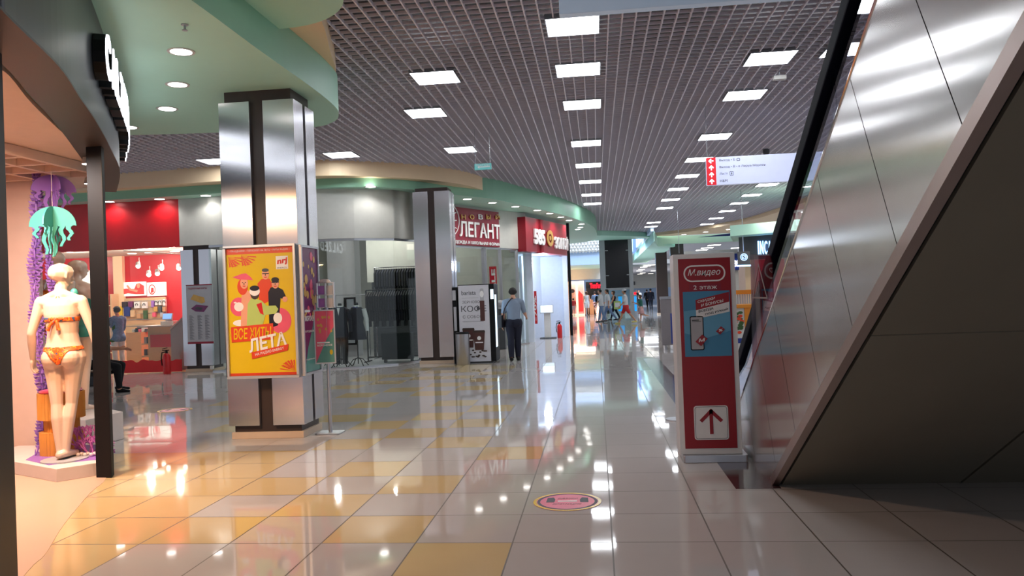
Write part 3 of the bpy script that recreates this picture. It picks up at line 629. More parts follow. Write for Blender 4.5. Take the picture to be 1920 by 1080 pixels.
# clear acrylic guard at the side of the escalator
t = thing('safety_guard', 'clear acrylic guard panel with a reddish reflection in its tint and a triangular sticker by the escalator handrail', 'safety guard', (1.30, 6.3, 0))
g = MB(); g.prism([(6.72, .86), (6.62, 1.76), (5.92, 1.73), (5.84, 1.66), (5.86, 1.36)], (1.275, 0, 0), (0, 1, 0), (0, 0, 1), (.008, 0, 0)); g.build('panel', 'acrylic', t, world=True)
g = MB(); tri = [(6.60, 1.40), (6.02, 1.40), (6.30, 1.68)]; cx, cz = 6.31, 1.49
ring(g, tri, [(cx+(a-cx)*.86, cz+(b-cz)*.86) for a, b in tri], (1.273, 0, 0), (0, 1, 0), (0, 0, 1), (-.001, 0, 0)); ring(g, circ(6.36, 1.49, .05), circ(6.36, 1.49, .042), (1.272, 0, 0), (0, 1, 0), (0, 0, 1), (-.001, 0, 0))
g.build('warning_sticker', 'grey_board', t, world=True)

# ================================================================ hanging signs
t = thing('hanging_sign', 'white lit wayfinding sign with red arrow strip hanging behind the handrail', 'hanging sign', (2.9, 13.46, 3.24))
o = V((1.925, 13.42, 3.235)); w, h = 2.15, .465
mb = MB(); mb.ob(o, (w, 0, 0), (0, 0, h), (0, .09, 0)); mb.build('lightbox', 'sign_white', t, world=True, bevel=.005)
mb = MB(); rect(mb, o, X_, Z, .0, .155, 0, h, .004, 0)
for i in range(4):
    cz = .405-.116*i; cx = .08; k = o+V((0, -.0042, 0))
    if i == 0: sh = [[(-.035, -.008), (.038, -.008), (.038, .008), (-.035, .008)], [(-.045, 0), (-.005, .04), (.008, .03), (-.022, 0)], [(-.045, 0), (-.022, 0), (.008, -.03), (-.005, -.04)]]
    else: sh = [[(-.008, -.038), (.008, -.038), (.008, .035), (-.008, .035)], [(0, .045), (-.04, .005), (-.03, -.008), (0, .022)], [(0, .045), (0, .022), (.03, -.008), (.04, .005)]]
    for s in sh: mb.prism([(cx+a, cz+b) for a, b in s], k, X_, Z, (0, -.002, 0), 1)
mb.build('arrow_strip', ['sign_red', 'letter_lit'], t, world=True)
mb = MB(); k = o+V((0, -.001, 0))
for s, ww, zz in (('Выход • Б', .26, .385), ('Выход • В • в Леруа Мерлен', .75, .27), ('Лифт', .13, .155), ('H&M', .12, .04)): text(mb, s, k+V((.215, 0, zz)), X_, Z, ww, .045, .002, .0, 0, 0)
ring(mb, rrect(.50, .555, .385, .43, .012, 3), rrect(.508, .547, .395, .422, .008, 3), k, X_, Z, (0, -.002, 0)); ring(mb, rrect(.38, .44, .145, .215, .008, 3), rrect(.386, .434, .151, .209, .006, 3), k, X_, Z, (0, -.002, 0)); rect(mb, k, X_, Z, .403, .417, .16, .195, .002)
for s, ww, zz in (('Туалет', .17, .385), ('Эскалатор', .22, .27), ('Парковка', .22, .155), ('Выход', .14, .04)): text(mb, s, k+V((1.85, 0, zz)), X_, Z, ww, .045, .002)
mb.build('lettering', 'grey_ink', t, world=True)
for xx in (1.95, 4.03):
    mb = MB(); mb.tube([(xx, 13.46, 3.69), (xx, 13.46, 4.62)], .005, 6); mb.build('cable', 'alu', t, world=True)
t = thing('hanging_sign', 'plain pale sign box hanging at the top edge over the aisle', 'hanging sign', (.68, 6.05, 3.64))
mb = MB(); mb.box(-.20, 1.75, 6.0, 6.09, 3.645, 4.12); mb.build('lightbox', 'sign_pale_glow', t, world=True, bevel=.006)  # box face carries the added faint glow
for xx in (-.14, 1.6):
    mb = MB(); mb.tube([(xx, 6.05, 4.11), (xx, 6.05, 4.62)], .005, 6); mb.build('cable', 'alu', t, world=True)
t = thing('exit_sign', 'small green exit sign with a white left arrow hanging from the ceiling', 'exit sign', (-2.0, 14.2, 3.8))
a, b = at(890, 319, 14.2), at(921, 306, 14.2)
mb = MB(); mb.box(a.x, b.x, 14.19, 14.22, a.z, b.z); mb.build('panel', 'exit_green', t, world=True)
mb = MB(); zc = a.z+.05; xw = b.x-a.x
mb.prism([(.05*xw+.04, zc), (.13*xw+.05, zc+.035), (.13*xw+.05, zc+.01), (.92*xw, zc+.01), (.92*xw, zc-.01), (.13*xw+.05, zc-.01), (.13*xw+.05, zc-.035)], (a.x, 14.189, 0), X_, Z, (0, -.002, 0)); text(mb, 'ВЫХОД', (a.x+.03, 14.188, b.z-.05), X_, Z, xw-.06, .04, .002)
mb.build('arrow', 'white_ink', t, world=True)
mb = MB()
for xx in (a.x+.02, b.x-.02): mb.tube([(xx, 14.2, b.z), (xx, 14.2, 4.6)], .004, 6)
mb.build('cable', 'alu', t, world=True)
# sensors and camera on the cell ceiling
t = thing('motion_sensor', 'small white sensor box under the cell ceiling near the handrail', 'sensor', (2.75, 11.6, 4.6)); mb = MB(); mb.box(2.66, 2.84, 11.57, 11.66, 4.47, 4.53); mb.build('body', 'white_paint', t, world=True, bevel=.01); mb = MB(); mb.tube([(2.75, 11.61, 4.53), (2.75, 11.61, 4.62)], .012, 8); mb.build('mount', 'alu', t, world=True)
t = thing('dome_camera', 'tiny grey camera under the cell ceiling above the hanging sign', 'camera', (3.95, 18.2, 4.6)); mb = MB(); mb.lathe([(.02, 4.47), (.06, 4.49), (.075, 4.53), (.075, 4.60)], (3.95, 18.2, 0), 14); mb.build('body', 'grey_dark', t, world=True, smooth=True)
t = thing('sprinkler', 'small metal sprinkler head in the green soffit', 'sprinkler', (-3.42, 6.35, 3.93)); mb = MB(); mb.lathe([(.03, 0), (.03, -.008), (.01, -.01), (.01, -.04), (.025, -.05), (.025, -.053), (.004, -.054)][::-1], (-3.42, 6.35, 3.93), 12); mb.build('head', 'alu', t, world=True)

# ================================================================ floor stickers
def sticker(x, y, r, label, z=.0016):
    t = thing('floor_sticker', label, 'floor sticker', (x, y, 0))
    mb = MB(); mb.slab(circ(0, 0, r, n=40), z, z+.001, 0); mb.build('disc', 'pink', t)
    mb = MB(); ring(mb, circ(0, 0, r*.88, n=40), circ(0, 0, r*.80, n=40), (0, 0, z+.001), X_, Y_, (0, 0, .0005), 0)
    for s in (-1, 1):
        mb.prism([(s*.62*r, -.1*r), (s*.38*r, -.1*r), (s*.36*r, .2*r), (s*.42*r, .44*r), (s*.60*r, .40*r)], (0, 0, z+.0012), X_, Y_, (0, 0, .0005), 0)
    ring(mb, circ(0, 0, r, n=40), circ(0, 0, r*.9, n=40), (0, 0, z+.001), X_, Y_, (0, 0, .0003), 1)
    text(mb, 'ДЕРЖИ', (-.3*r, .25*r, z+.0012), X_, Y_, .6*r, .14*r, .0005, .02, 0, 2); text(mb, 'ДИСТАНЦИЮ', (-.42*r, -.35*r, z+.0012), X_, Y_, .84*r, .14*r, .0005, .02, 0, 2); rect(mb, (0, 0, z+.0012), X_, Y_, -.28*r, .28*r, -.02*r, .08*r, .0005, 3)
    mb.build('print', ['dark_ink', 'yellow', 'maroon', 'white_ink'], t)
sticker(-.265, 5.64, .245, 'round pink and yellow sticker on the near floor tiles')
sticker(-6.25, 10.95, .24, 'faint round pink sticker on the floor left of the steel column')
# ---- helper: point of a vertical plane (through p0, along u) seen at a pixel
def onp(px, py, p0, u):
    d = FW + (px-960)/FPX*RT - (py-540)/FPX*UP
    u = V((u[0], u[1], 0)).normalized(); n = V((u.y, -u.x, 0))
    return CAM + d*((V((p0[0], p0[1], 0))-V((0, 0, 0))).dot(n)/d.dot(n))
def ptext(mb, s, p0, u, x0, y0, x1, y1, bold=.02, depth=.02, mi=0, off=0):
    u = V((u[0], u[1], 0)).normalized(); n = u.cross(V(Z)); a = onp(x0, y1, p0, u)
    w = (onp(x1, y1, p0, u)-a).dot(u); h = onp(x0, y0, p0, u).z-a.z
    text(mb, s, a+n*off, u, Z, w, h, depth, bold, 0, mi)

# ================================================================ dark fronted shop at the left
FO = smooth_poly([(-2.1, 2.0), (-2.5, 2.75), (-2.86, 3.58), (-3.18, 4.4), (-3.52, 5.08), (-3.85, 5.74), (-4.33, 6.64), (-5.03, 7.88), (-5.93, 9.2)], 6)
t = thing('shop_fascia', 'dark curved shop fascia with white glowing letters at upper left', 'shop sign', (-3.9, 5.8, 3.0))
mb = MB(); mb.wallstrip(FO, 3.0, 3.925, .30); mb.build('fascia_panel', 'char', t, world=True, smooth=True)
mb = MB(); mb.wallstrip(FO, 2.985, 3.0, .30); mb.build('fascia_underside', 'char_under', t, world=True)
acc = [0]
for i in range(len(FO)-1): acc.append(acc[-1]+math.hypot(FO[i+1][0]-FO[i][0], FO[i+1][1]-FO[i][1]))
def on_fascia(s, off):
    for i in range(len(acc)-1):
        if s <= acc[i+1] or i == len(acc)-2:
            f = (s-acc[i])/(acc[i+1]-acc[i]); a, b = V(FO[i]), V(FO[i+1]); p = a+(b-a)*f; n = (b-a).normalized(); n = V((n.y, -n.x)); return p+n*off
s0 = min(range(len(FO)), key=lambda i: abs(FO[i][1]-5.62)); s0 = acc[s0]
def wr(o, a_):
    def f(X, Yv, d):
        p = on_fascia(s0+a_+X, o+d); return (p.x, p.y, 3.33+Yv)
    return f
for i_, ch_ in enumerate('CALZEDONIA'):
    mb = MB(); w_ = .30 if ch_ != 'I' else .09; text(mb, ch_, (0, 0, 0), X_, Z, w_, .36, .09, .03, 0, 0, wrap=wr(.005, i_*.40)); text(mb, ch_, (0, 0, 0), X_, Z, w_, .36, .012, .03, 0, 1, wrap=wr(.0955, i_*.40)); mb.build('letter', ['black', 'letter_lit'], t, world=True)
# posts and panes
mb = MB(); mb.ob((-4.535, 6.60, 0), (.155, -.01, 0), (-.06, .13, 0), (0, 0, 3.0)); tag(mb.build('door_post', 'black', None, bevel=.006), 'dark post standing beside the swimwear mannequin', 'post')
mb = MB(); mb.ob((-3.33, 4.13, 0), (.30, -.62, 0), (-.13, -.05, 0), (0, 0, 3.0)); tag(mb.build('door_post', 'black', None, bevel=.008), 'black door post cut by the left edge of the picture', 'post')
mb = MB(); mb.ob((-4.47, 6.76, 0), (-1.35, 2.05, 0), (-.012, -.008, 0), (0, 0, 2.98)); mb.build('window_1', 'glass', kind='structure')
mb = MB(); mb.ob((-3.0, 3.45, 0), (.75, -1.5, 0), (-.012, -.006, 0), (0, 0, 2.98)); mb.build('window_2', 'glass_dark', kind='structure')
FL = smooth_poly([(-2.0, 1.4), (-2.7, 2.9), (-3.33, 4.19), (-3.46, 4.52), (-3.79, 5.14), (-4.21, 6.04), (-4.45, 6.62), (-5.2, 7.75), (-5.9, 8.8)], 4)
mb = MB(); mb.slab(FL+[(-9.5, 8.8), (-9.5, 1.4)], .0005, .003); mb.build('floor', 'shop_floor', kind='structure')
mb = MB(); mb.slab([(x-.14, y) for x, y in FL]+[(-9.5, 8.8), (-9.5, 1.4)], 2.99, 3.03); mb.build('ceiling', 'pink_wall', kind='structure')
a = at(70, 600, 7.7)
mb = MB(); mb.box(a.x-2.6, a.x, 7.7, 7.8, 0, 2.99); mb.build('wall_partition', 'pink_wall', kind='structure')
mb = MB(); mb.box(-9.5, -9.4, 1.4, 8.8, 0, 3.0); mb.build('wall_shop', 'pink_wall', kind='structure')
# open frame under the shop ceiling
t = thing('ceiling_grille', 'pale open grille of square cells under the swimwear shop ceiling', 'grille', (-5.9, 7.0, 2.9))
mb = MB(); x0, x1, y0, y1 = -6.5, -5.05, 6.1, 7.6
for i in range(5):
    x = x0+(x1-x0)*i/4; mb.box(x-.025, x+.025, y0, y1, 2.90, 2.985)
    y = y0+(y1-y0)*i/4; mb.box(x0, x1, y-.025, y+.025, 2.902, 2.985)
mb.build('bars', 'pink_wall', t, world=True)
put_down(-4.85, 5.75, 2.99, 'round downlight in the pink ceiling of the swimwear shop', 'downlights of the swimwear shop')
for i, (px, py) in enumerate(((163, 298), (163, 312), (166, 336))):
    p = atz(px, py, 2.97); t = thing('spotlight', f'small bright spotlight left of the dark post, {["top", "middle", "bottom"][i]} of three', 'spotlight', (p.x, p.y, 2.985), 0, 'spotlights of the swimwear shop')
    mb = MB(); mb.lathe([(.035, 0), (.045, -.05), (.05, -.06), (.05, -.065)][::-1], (0, 0, 0), 14); mb.build('housing', 'white_paint', t, smooth=True); mb = MB(); mb.lathe([(.001, -.07), (.042, -.069), (.042, -.0655)], (0, 0, 0), 14); mb.build('lens', 'spot_lamp', t)
# ---- window display
t = thing('display_platform', 'low angular white platform under the swimwear mannequin', 'platform', (-5.2, 7.1, 0))
PL = [(-5.30, 6.70), (-4.80, 6.44), (-4.50, 6.78), (-5.05, 7.62), (-6.1, 7.62), (-6.1, 7.1)]
mb = MB(); mb.slab(PL, .003, .12); mb.build('body', 'podium', t, world=True, bevel=.004)
mb = MB(); mb.slab([(-5.42, 6.86), (-4.99, 6.60), (-4.86, 6.72), (-4.58, 6.86), (-5.08, 7.58), (-5.7, 7.55)], .12, .123); mb.build('paper_sheet', 'lilac', t, world=True)
def jelly(name, m, cx, cy, ztop, w, h, label, rot):
    t = thing(name, label, 'paper decoration', (cx, cy, ztop), rot)
    prof = []
    hd = h*.40
    top = [(w/2*math.cos(R_(a)), -hd+hd*math.sin(R_(a))) for a in range(0, 181, 12)]
    bot = [(-w/2, -hd)]; n = 5
    tn = [(-.36, .62), (-.16, .95), (.02, 1.0), (.2, .8), (.36, .68)]
    for k, (fx, ln) in enumerate(tn):
        x = fx*w; tw = .055*w; e = h*ln
        for j in range(7):
            f = j/6; bot.append((x-tw*(1-.5*f)+.04*w*math.sin(f*8+k), -hd*1.04-(e-hd)*f))
        for j in range(7):
            f = 1-j/6; bot.append((x+tw*(1-.5*f)+.04*w*math.sin(f*8+k), -hd*1.04-(e-hd)*f))
        bot.append((x+tw+.02*w, -hd*.98))
    bot.append((w/2, -hd))
    poly = top+bot[:]
    # order: top goes right->left, then bottom left->right
    for k, u in enumerate(((1, 0, 0), (0, 1, 0))):
        u = V(u); nn = u.cross(V(Z))*.012
        mb = MB(); mb.prism(poly, -nn*.5, u, Z, nn); mb.build('card_plate', m, t)
    mb = MB(); mb.tube([(0, 0, -.02), (0, 0, 2.99-ztop)], .002, 5); mb.build('cord', 'card_edge', t)
p = at(98, 387, 7.05); jelly('paper_jellyfish', 'teal', p.x, 7.05, p.z, .43, .48, 'teal cardboard jellyfish hanging in the shop window', .25)
p = at(100, 328, 7.45); jelly('paper_jellyfish', 'lilac', p.x, 7.45, p.z, .42, .42, 'lilac cardboard jellyfish hanging behind the teal one', .9)
def seaweed(cx, cy, z0, z1, w, label, ph):
    t = thing('paper_seaweed', label, 'paper decoration', (cx, cy, z0))
    mb = MB(); pts = [(.03*math.sin(ph+3*i/14), .02*math.cos(i), (z1-z0)*i/40) for i in range(41)]; mb.tube(pts, .012, 6); mb.build('stem', 'lilac', t)
    mb = MB(); n = int((z1-z0)/.032)
    for i in range(n):
        z = (z1-z0)*(i+.5)/n; x = .03*math.sin(ph+3*z*40/(z1-z0)/14); r = w*(.75+.25*math.sin(i*.35+ph))
        for k in range(5):
            a = k*2*math.pi/5+i*.5; dx, dy = math.cos(a), math.sin(a)
            mb.prism([(0, -.012), (r*.8, -.010), (r, .018), (0, .012)], (x, 0, z), (dx, dy, 0), Z, (-dy*.004, dx*.004, 0))
    mb.build('fronds', 'lilac', t)
p = at(72, 600, 7.45); seaweed(p.x, 7.45, .12, 2.97, .085, 'tall lilac paper seaweed column beside the pale shop wall', 0)
p = at(98, 600, 7.55); seaweed(p.x-.02, 7.55, .12, 2.2, .055, 'shorter lilac paper seaweed right of the tall one', 1.4)
p = at(118, 850, 7.18)
t = thing('display_stool', 'orange corrugated cardboard stool behind the mannequin legs', 'stool', (p.x, 7.18, .12))
def corr(r0, z0, z1):
    n = 72; mb = MB(); q = [(((r0+(.007 if i % 2 else -.004))*math.cos(2*math.pi*i/n)), (r0+(.007 if i % 2 else -.004))*math.sin(2*math.pi*i/n)) for i in range(n)]
    return mb.slab(q, z0, z1)
corr(.19, 0, .225).build('lower_drum', 'stool', t); corr(.15, .225, .345).build('waist', 'stool', t); corr(.20, .345, .60).build('upper_drum', 'stool', t)
mb = MB(); mb.lathe([(.18, .60), (.19, .61), (.18, .625)], (0, 0, 0), 28); mb.build('cushion', 'pink', t, smooth=True)
def fan(cx, cy, z, w, h, m, label, name, seed):
    rr = random.Random(seed); t = thing(name, label, 'paper decoration', (cx, cy, z)); mb = MB()
    def br(p, a, L, r, dep):
        q = p+V((math.sin(a)*L, rr.uniform(-.02, .02), math.cos(a)*L)); mb.tube([p, q], [r, r*.8], 5)
        if dep:
            for da in (-.5, -.05, .45): br(q, a+da+rr.uniform(-.15, .15), L*.74, r*.78, dep-1)
    for a in (-.7, -.2, .3, .8): br(V((a*.05, 0, 0)), a*w/h, h*.33, .011, 3)
    mb.build('branches', m, t); return t
p = at(165, 850, 7.05); fan(p.x, 7.05, .12, .3, .33, 'coral', 'purple paper coral fan beside the dark post', 'paper_coral', 3)
p = at(178, 850, 6.98); fan(p.x-.02, 7.0, .12, .25, .22, 'coral', 'small purple paper coral at the foot of the dark post', 'paper_coral', 5)
p = at(66, 846, 7.05)
t = thing('paper_fern', 'violet paper fern leaf leaning on the platform left of the stool', 'paper decoration', (p.x, 7.05, .12)); mb = MB(); st = [(0, 0, 0), (.05, 0, .10), (.12, 0, .17), (.19, 0, .21)]
mb.tube(st, .006, 6)
for i in range(9):
    f = i/8; x, z = .19*f, .21*f**.8
    for s in (-1, 1): mb.prism([(0, -.01), (.06*(1-.4*f), -.004), (.065*(1-.4*f), .006), (0, .01)], (x, 0, z), (-.3*s+.3, 0, .9*s+.1), (.8, 0, -.2), (0, .004, 0))
mb.build('leaf', 'lilac', t)
for i in range(6):
    mb = MB(); mb.ball((0, 0, .02), .02, n=10); o = mb.build('paper_pebble', 'podium', None, smooth=True); q = at(147+6*i, 848-(i % 3)*2, 6.95+.04*(i % 2)); o.location = (q.x, 6.95+.04*(i % 2), .1235); tag(o, 'small white ball lying on the platform by the paper coral', 'ball', 'white balls on the display platform')

# ================================================================ shop front line of the far shops
WL = [(-8.93, 17.35), (-7.6, 17.15), (-6.4, 17.0), (-5.4, 17.25), (-4.62, 17.8), (-4.3, 18.5), (-4.05, 19.6), (-3.83, 21.0), (-2.80, 23.1), (-2.12, 24.4)]
mb = MB(); mb.wallstrip(WL, 2.95, 4.085, .22); mb.build('wall_front', 'wall_white', kind='structure', smooth=True)
mb = MB(); mb.wallstrip([(-9.70, 17.44), (-8.9, 17.38)], 2.965, 4.085, .2); mb.build('wall_front', 'wall_white', kind='structure')
WG = smooth_poly(WL, 3)
mb = MB(); mb.wallstrip([(x-.04, y+.04) for x, y in WL], .02, 2.95, .012); mb.build('window_3', 'glass', kind='structure')
mb = MB(); mb.wallstrip([(x-.02, y+.02) for x, y in WL], 2.90, 2.95, .05); mb.wallstrip([(x-.02, y+.02) for x, y in WL], 0.0, .03, .05); mb.build('trim_3', 'alu', kind='structure')
mb = MB(); q = V((-3.83, 21.0)); dq = V((-2.80, 23.1))-q
for f in (.62, .66, 1.0, 1.4): b = q+dq*f; mb.box(b.x-.06, b.x+.03, b.y-.02, b.y+.06, 0, 2.92)
mb.build('trim_4', 'alu', kind='structure')
# ---- crimson sign of the clothes shop
S0, SU = (-3.80, 20.9), (1.03, 2.1)
t = thing('shop_sign', 'crimson sign of the clothes shop with white ornate letters', 'shop sign', (-3.3, 22, 2.97))
u = V((SU[0], SU[1], 0)).normalized(); n = u.cross(V(Z)); a = onp(840, 462, S0, SU)-u*1.3; e = onp(937.5, 466, S0, SU); top = onp(937.5, 401, S0, SU).z
mb = MB(); mb.ob(V((a.x, a.y, 2.96)), u*((e-a).dot(u)), V(Z)*(4.0-2.96), -n*.09); mb.build('sign_board', 'maroon', t, world=True, bevel=.006)
mb = MB()
for ch, x, m in zip('НОВЫЙ', (868, 884, 900, 915, 932), (1, 1, 0, 1, 1)): ptext(mb, ch, S0, SU, x-4, 402-(.05*0), x+4, 411, .02, .02, m, .01)
mb.build('upper_lettering', ['white_ink', 'gold'], t, world=True); mb = MB(); ptext(mb, 'ЛЕГАНТ', S0, SU, 861, 414, 936, 443, .015, .03, 0, .01); mb.build('lettering', 'white_ink', t, world=True); mb = MB(); ptext(mb, 'Ж Е Н С К А Я   ОДЕЖДА И ШКОЛЬНАЯ ФОРМА', S0, SU, 800, 446, 936, 454, .02, .012, 0, .01); mb.build('tagline', 'white_ink', t, world=True); mb = MB()
cc = onp(842, 412, S0, SU); cc = cc+n*.012
pr = [(.44*math.sin(R_(a_)), .44*math.cos(R_(a_))) for a_ in range(0, 190, 10)]
mb.tube([cc+u*x+V(Z)*z for x, z in pr], .014, 6)
for zz, dz in ((.12, .1), (-.02, .02), (-.16, -.06)): mb.tube([cc+u*.08+V(Z)*zz, cc+u*.32+V(Z)*(zz+dz)], .013, 6)
mb.build('face_emblem', 'white_ink', t, world=True)
# ---- red sign of the gold shop
Q0, QU = (-2.08, 23.9), (1.12, 3.8)
t = thing('shop_sign', 'red corner sign box with white numerals and a gold coin mark', 'shop sign', (-1.6, 25.8, 2.95))
QP = smooth_poly([(-2.08, 23.9), (-1.72, 25.0), (-1.34, 26.3), (-1.02, 27.4), (-.98, 27.9), (-1.1, 28.4)], 4)
mb = MB(); mb.wallstrip(QP, 2.86, 3.93, .28); mb.build('sign_box', 'red_sign', t, world=True, smooth=True)
u2 = V((QU[0], QU[1], 0)).normalized(); n2 = u2.cross(V(Z))
class Curve2:            # walk along a plan polyline
    def __init__(s, P): s.P = [V((p[0], p[1], 0)) for p in P]; s.a = [0]; [s.a.append(s.a[-1]+(s.P[k+1]-s.P[k]).length) for k in range(len(P)-1)]
    def at(s, d, off):
        for k in range(len(s.a)-1):
            if d <= s.a[k+1] or k == len(s.a)-2:
                t_ = (s.P[k+1]-s.P[k]).normalized(); return s.P[k]+t_*(d-s.a[k])+V((t_.y, -t_.x, 0))*off
    def hit(s, px, py):      # length along the curve and height of the point seen at a pixel
        d = FW + (px-960)/FPX*RT - (py-540)/FPX*UP
        for k in range(len(s.P)-1):
            A, B = s.P[k], s.P[k+1]; den = d.x*(B-A).y-d.y*(B-A).x
            f = (A.x*d.y-A.y*d.x)/den if abs(den) > 1e-9 else -1
            if -.02 <= f <= 1.02: p = A+(B-A)*f; return s.a[k]+(B-A).length*f, CAMZ+d.z*p.y/d.y
        return s.a[-1], 3.2
QC = Curve2(QP)
def ctext(mb, s, x0, y0, x1, y1, bold, w=None):
    a0, zb = QC.hit(x0, y1); zt = QC.hit(x0, y0)[1]; w = w or QC.hit(x1, y1)[0]-a0
    def f(X, Yv, dd): p = QC.at(a0+X, .01+dd); return (p.x, p.y, zb+Yv)
    text(mb, s, (0, 0, 0), X_, Z, w, zt-zb, .05, bold, wrap=f)
mb = MB(); ctext(mb, '585', 1000, 428.5, 1020, 458, .045); mb.build('number_lettering', 'white_ink', t, world=True)
mb = MB(); ctext(mb, 'ЗОЛОТОЙ', 1038.5, 438, 1066, 466, .03, 2.1); mb.build('lettering', 'white_ink', t, world=True)
sc_, zc_ = QC.hit(1029.5, 447); p = QC.at(sc_, .03); cq = V((p.x, p.y, zc_)); mb = MB()
ring(mb, circ(0, 0, .31, .27, 20), circ(0, 0, .17, .15, 20), cq, u2, Z, n2*.02); mb.prism(circ(0, 0, .09, .08, 10), cq, u2, Z, n2*.02); mb.build('coin_emblem', 'gold', t, world=True)
# ---- inside the clothes shop
mb = MB(); mb.slab([(-8.9, 17.42), (-6.4, 17.07), (-5.4, 17.32), (-4.66, 17.86), (-4.34, 18.5), (-4.1, 19.6), (-3.88, 21.0), (-2.86, 23.1), (-2.3, 24.2), (-9.3, 24.2)], .001, .004); mb.build('floor', 'grey_light', kind='structure')
mb = MB(); mb.box(-9.3, -2.4, 24.2, 24.3, 0, 4); mb.build('wall_clothes_shop', 'wall_white', kind='structure')
mb = MB(); mb.slab([(-9.2, 17.7), (-6.4, 17.3), (-5.4, 17.55), (-4.85, 18.0), (-4.55, 18.6), (-4.3, 19.6), (-4.1, 21.0), (-3.1, 23.2), (-2.45, 24.2), (-9.2, 24.2)], 3.45, 3.5); mb.build('ceiling', 'white_paint', kind='structure')
mb = MB(); mb.box(-9.2, -9.1, 18.2, 24.2, 0, 3.45); mb.build('wall_clothes_shop', 'wall_white', kind='structure')
a, b = at(686, 455, 20.2), at(800, 525, 20.2)
mb = MB(); mb.box(a.x, b.x+.3, 20.2, 20.35, b.z, 3.4); mb.build('wall_bulkhead', 'wall_white', kind='structure')
t = thing('slat_wall', 'dark grey slat wall panel behind the black clothes racks', 'wall panel', ((a.x+b.x)/2, 20.7, 0)); mb = MB()
for i in range(22): mb.box(a.x, b.x+.2, 20.6, 20.64, .02+.105*i, .02+.105*i+.095)
mb.box(a.x, b.x+.2, 20.64, 20.68, 0.004, 2.35); mb.build('slats', 'grey_dark', t, world=True)
a, b = at(612, 458, 20.9), at(672, 690, 20.9); mb = MB(); mb.box(a.x, b.x, 20.9, 21.4, 0, 3.44); mb.build('wall_pier', 'grey_light', kind='structure')
a, b = at(645, 558, 20.85), at(669, 612, 20.85); t = thing('mirror', 'dark framed mirror on the grey pier of the clothes shop', 'mirror', ((a.x+b.x)/2, 20.86, b.z)); mb = MB(); frame(mb, (a.x, 20.84, b.z-.5), X_, Z, b.x-a.x, a.z-b.z+.5, .05, .03); mb.build('frame', 'black', t, world=True); mb = MB(); mb.box(a.x+.04, b.x-.04, 20.86, 20.87, b.z-.46, a.z-.04); mb.build('mirror_glass', 'steel_plain', t, world=True)
for i, (px, py) in enumerate(((626, 455), (637, 457), (661, 461), (766, 458))):
    p = at(px, py, 18.6); put_down(p.x, 18.6+.35*i, 3.45, f'small ceiling spot inside the clothes shop, {"first" if not i else NTH[i]} from the left', 'spots inside the clothes shop', False, .8)
# dress forms
def form(x, y, label, m_top, m_low, dress, white):
    t = thing('dress_form', label, 'dress form', (x, y, 0), 0)
    mb = MB(); mb.tube([(0, 0, .06), (0, 0, .95)], .014, 8)
    for k in range(4):
        a = R_(45+90*k); mb.tube([(0, 0, .20), (.13*math.cos(a), .13*math.sin(a), .16), (.24*math.cos(a), .24*math.sin(a), .03), (.27*math.cos(a), .27*math.sin(a), .012)], .011, 6)
    mb.build('stand', 'black', t, smooth=True)
    def loft(rings, m, nm, n=18):
        mb = MB(); vs = []; fs = []
        for z, rx, ry in rings: vs += [(rx*math.cos(2*math.pi*j/n)*(1+.03*math.sin(5*2*math.pi*j/n)), ry*math.sin(2*math.pi*j/n), z) for j in range(n)]
        for i in range(len(rings)-1): fs += [(i*n+j, i*n+(j+1) % n, (i+1)*n+(j+1) % n, (i+1)*n+j) for j in range(n)]
        fs += [tuple(range(n))[::-1], tuple((len(rings)-1)*n+j for j in range(n))]; mb.add(vs, fs); return mb.build(nm, m, t, smooth=True)
    if dress: loft([(.62, .22, .15), (.80, .20, .13), (1.0, .15, .105), (1.15, .165, .11), (1.30, .17, .105), (1.38, .12, .08)], m_top, 'pinafore')
    else:
        loft([(.70, .19, .13), (.9, .175, .12), (1.02, .165, .11), (1.2, .19, .12), (1.34, .20, .11), (1.40, .12, .08)], m_top, 'jacket')
        mb = MB(); mb.prism([(-.035, 1.38), (.035, 1.38), (0, 1.2)], (0, -.118, 0), X_, Z, (0, .01, 0)); mb.build('shirt_front', 'white_ink', t)
        for s in (-1, 1): mb = MB(); mb.tube([(s*.09, 0, .80), (s*.095, 0, .45), (s*.085, 0, .08)], [.088, .072, .06], 12); mb.build('trouser_leg', m_low, t, smooth=True)
    for s in (-1, 1): mb = MB(); mb.tube([(s*.17, 0, 1.33), (s*.235, -.01, 1.10), (s*.25, -.03, .82)], [.06, .052, .042], 10); mb.build('sleeve', 'cloth_white' if white else m_top, t, smooth=True)
    mb = MB(); mb.lathe([(.075, 1.37), (.065, 1.42), (.05, 1.425)], (0, 0, 0), 14); mb.build('collar', 'white_ink', t, smooth=True)
    mb = MB(); mb.lathe([(.045, 1.42), (.045, 1.47), (.03, 1.485)], (0, 0, 0), 12); mb.build('neck_cap', 'black', t, smooth=True)
    mb = MB(); mb.prism([(-.05, .02), (0, .005), (.05, .02), (.05, -.02), (0, -.005), (-.05, -.02)], (0, -.085, 1.375), X_, Z, (0, .02, 0)); mb.build('bow_tie', 'royal', t)
p = at(641, 685, 17.55); form(p.x, 17.55, 'dress form in a dark suit jacket and trousers with a blue bow tie', 'navy_cloth', 'black_cloth', False, False)
p = at(672, 685, 17.75); form(p.x, 17.75, 'dress form in a dark pinafore with white sleeves beside the suit', 'navy_cloth', 'black_cloth', True, True)
p = at(618, 685, 17.85); form(p.x, 17.85, 'dress form in a green jacket half hidden by the leaflet stand', 'green_cloth', 'black_cloth', True, True)
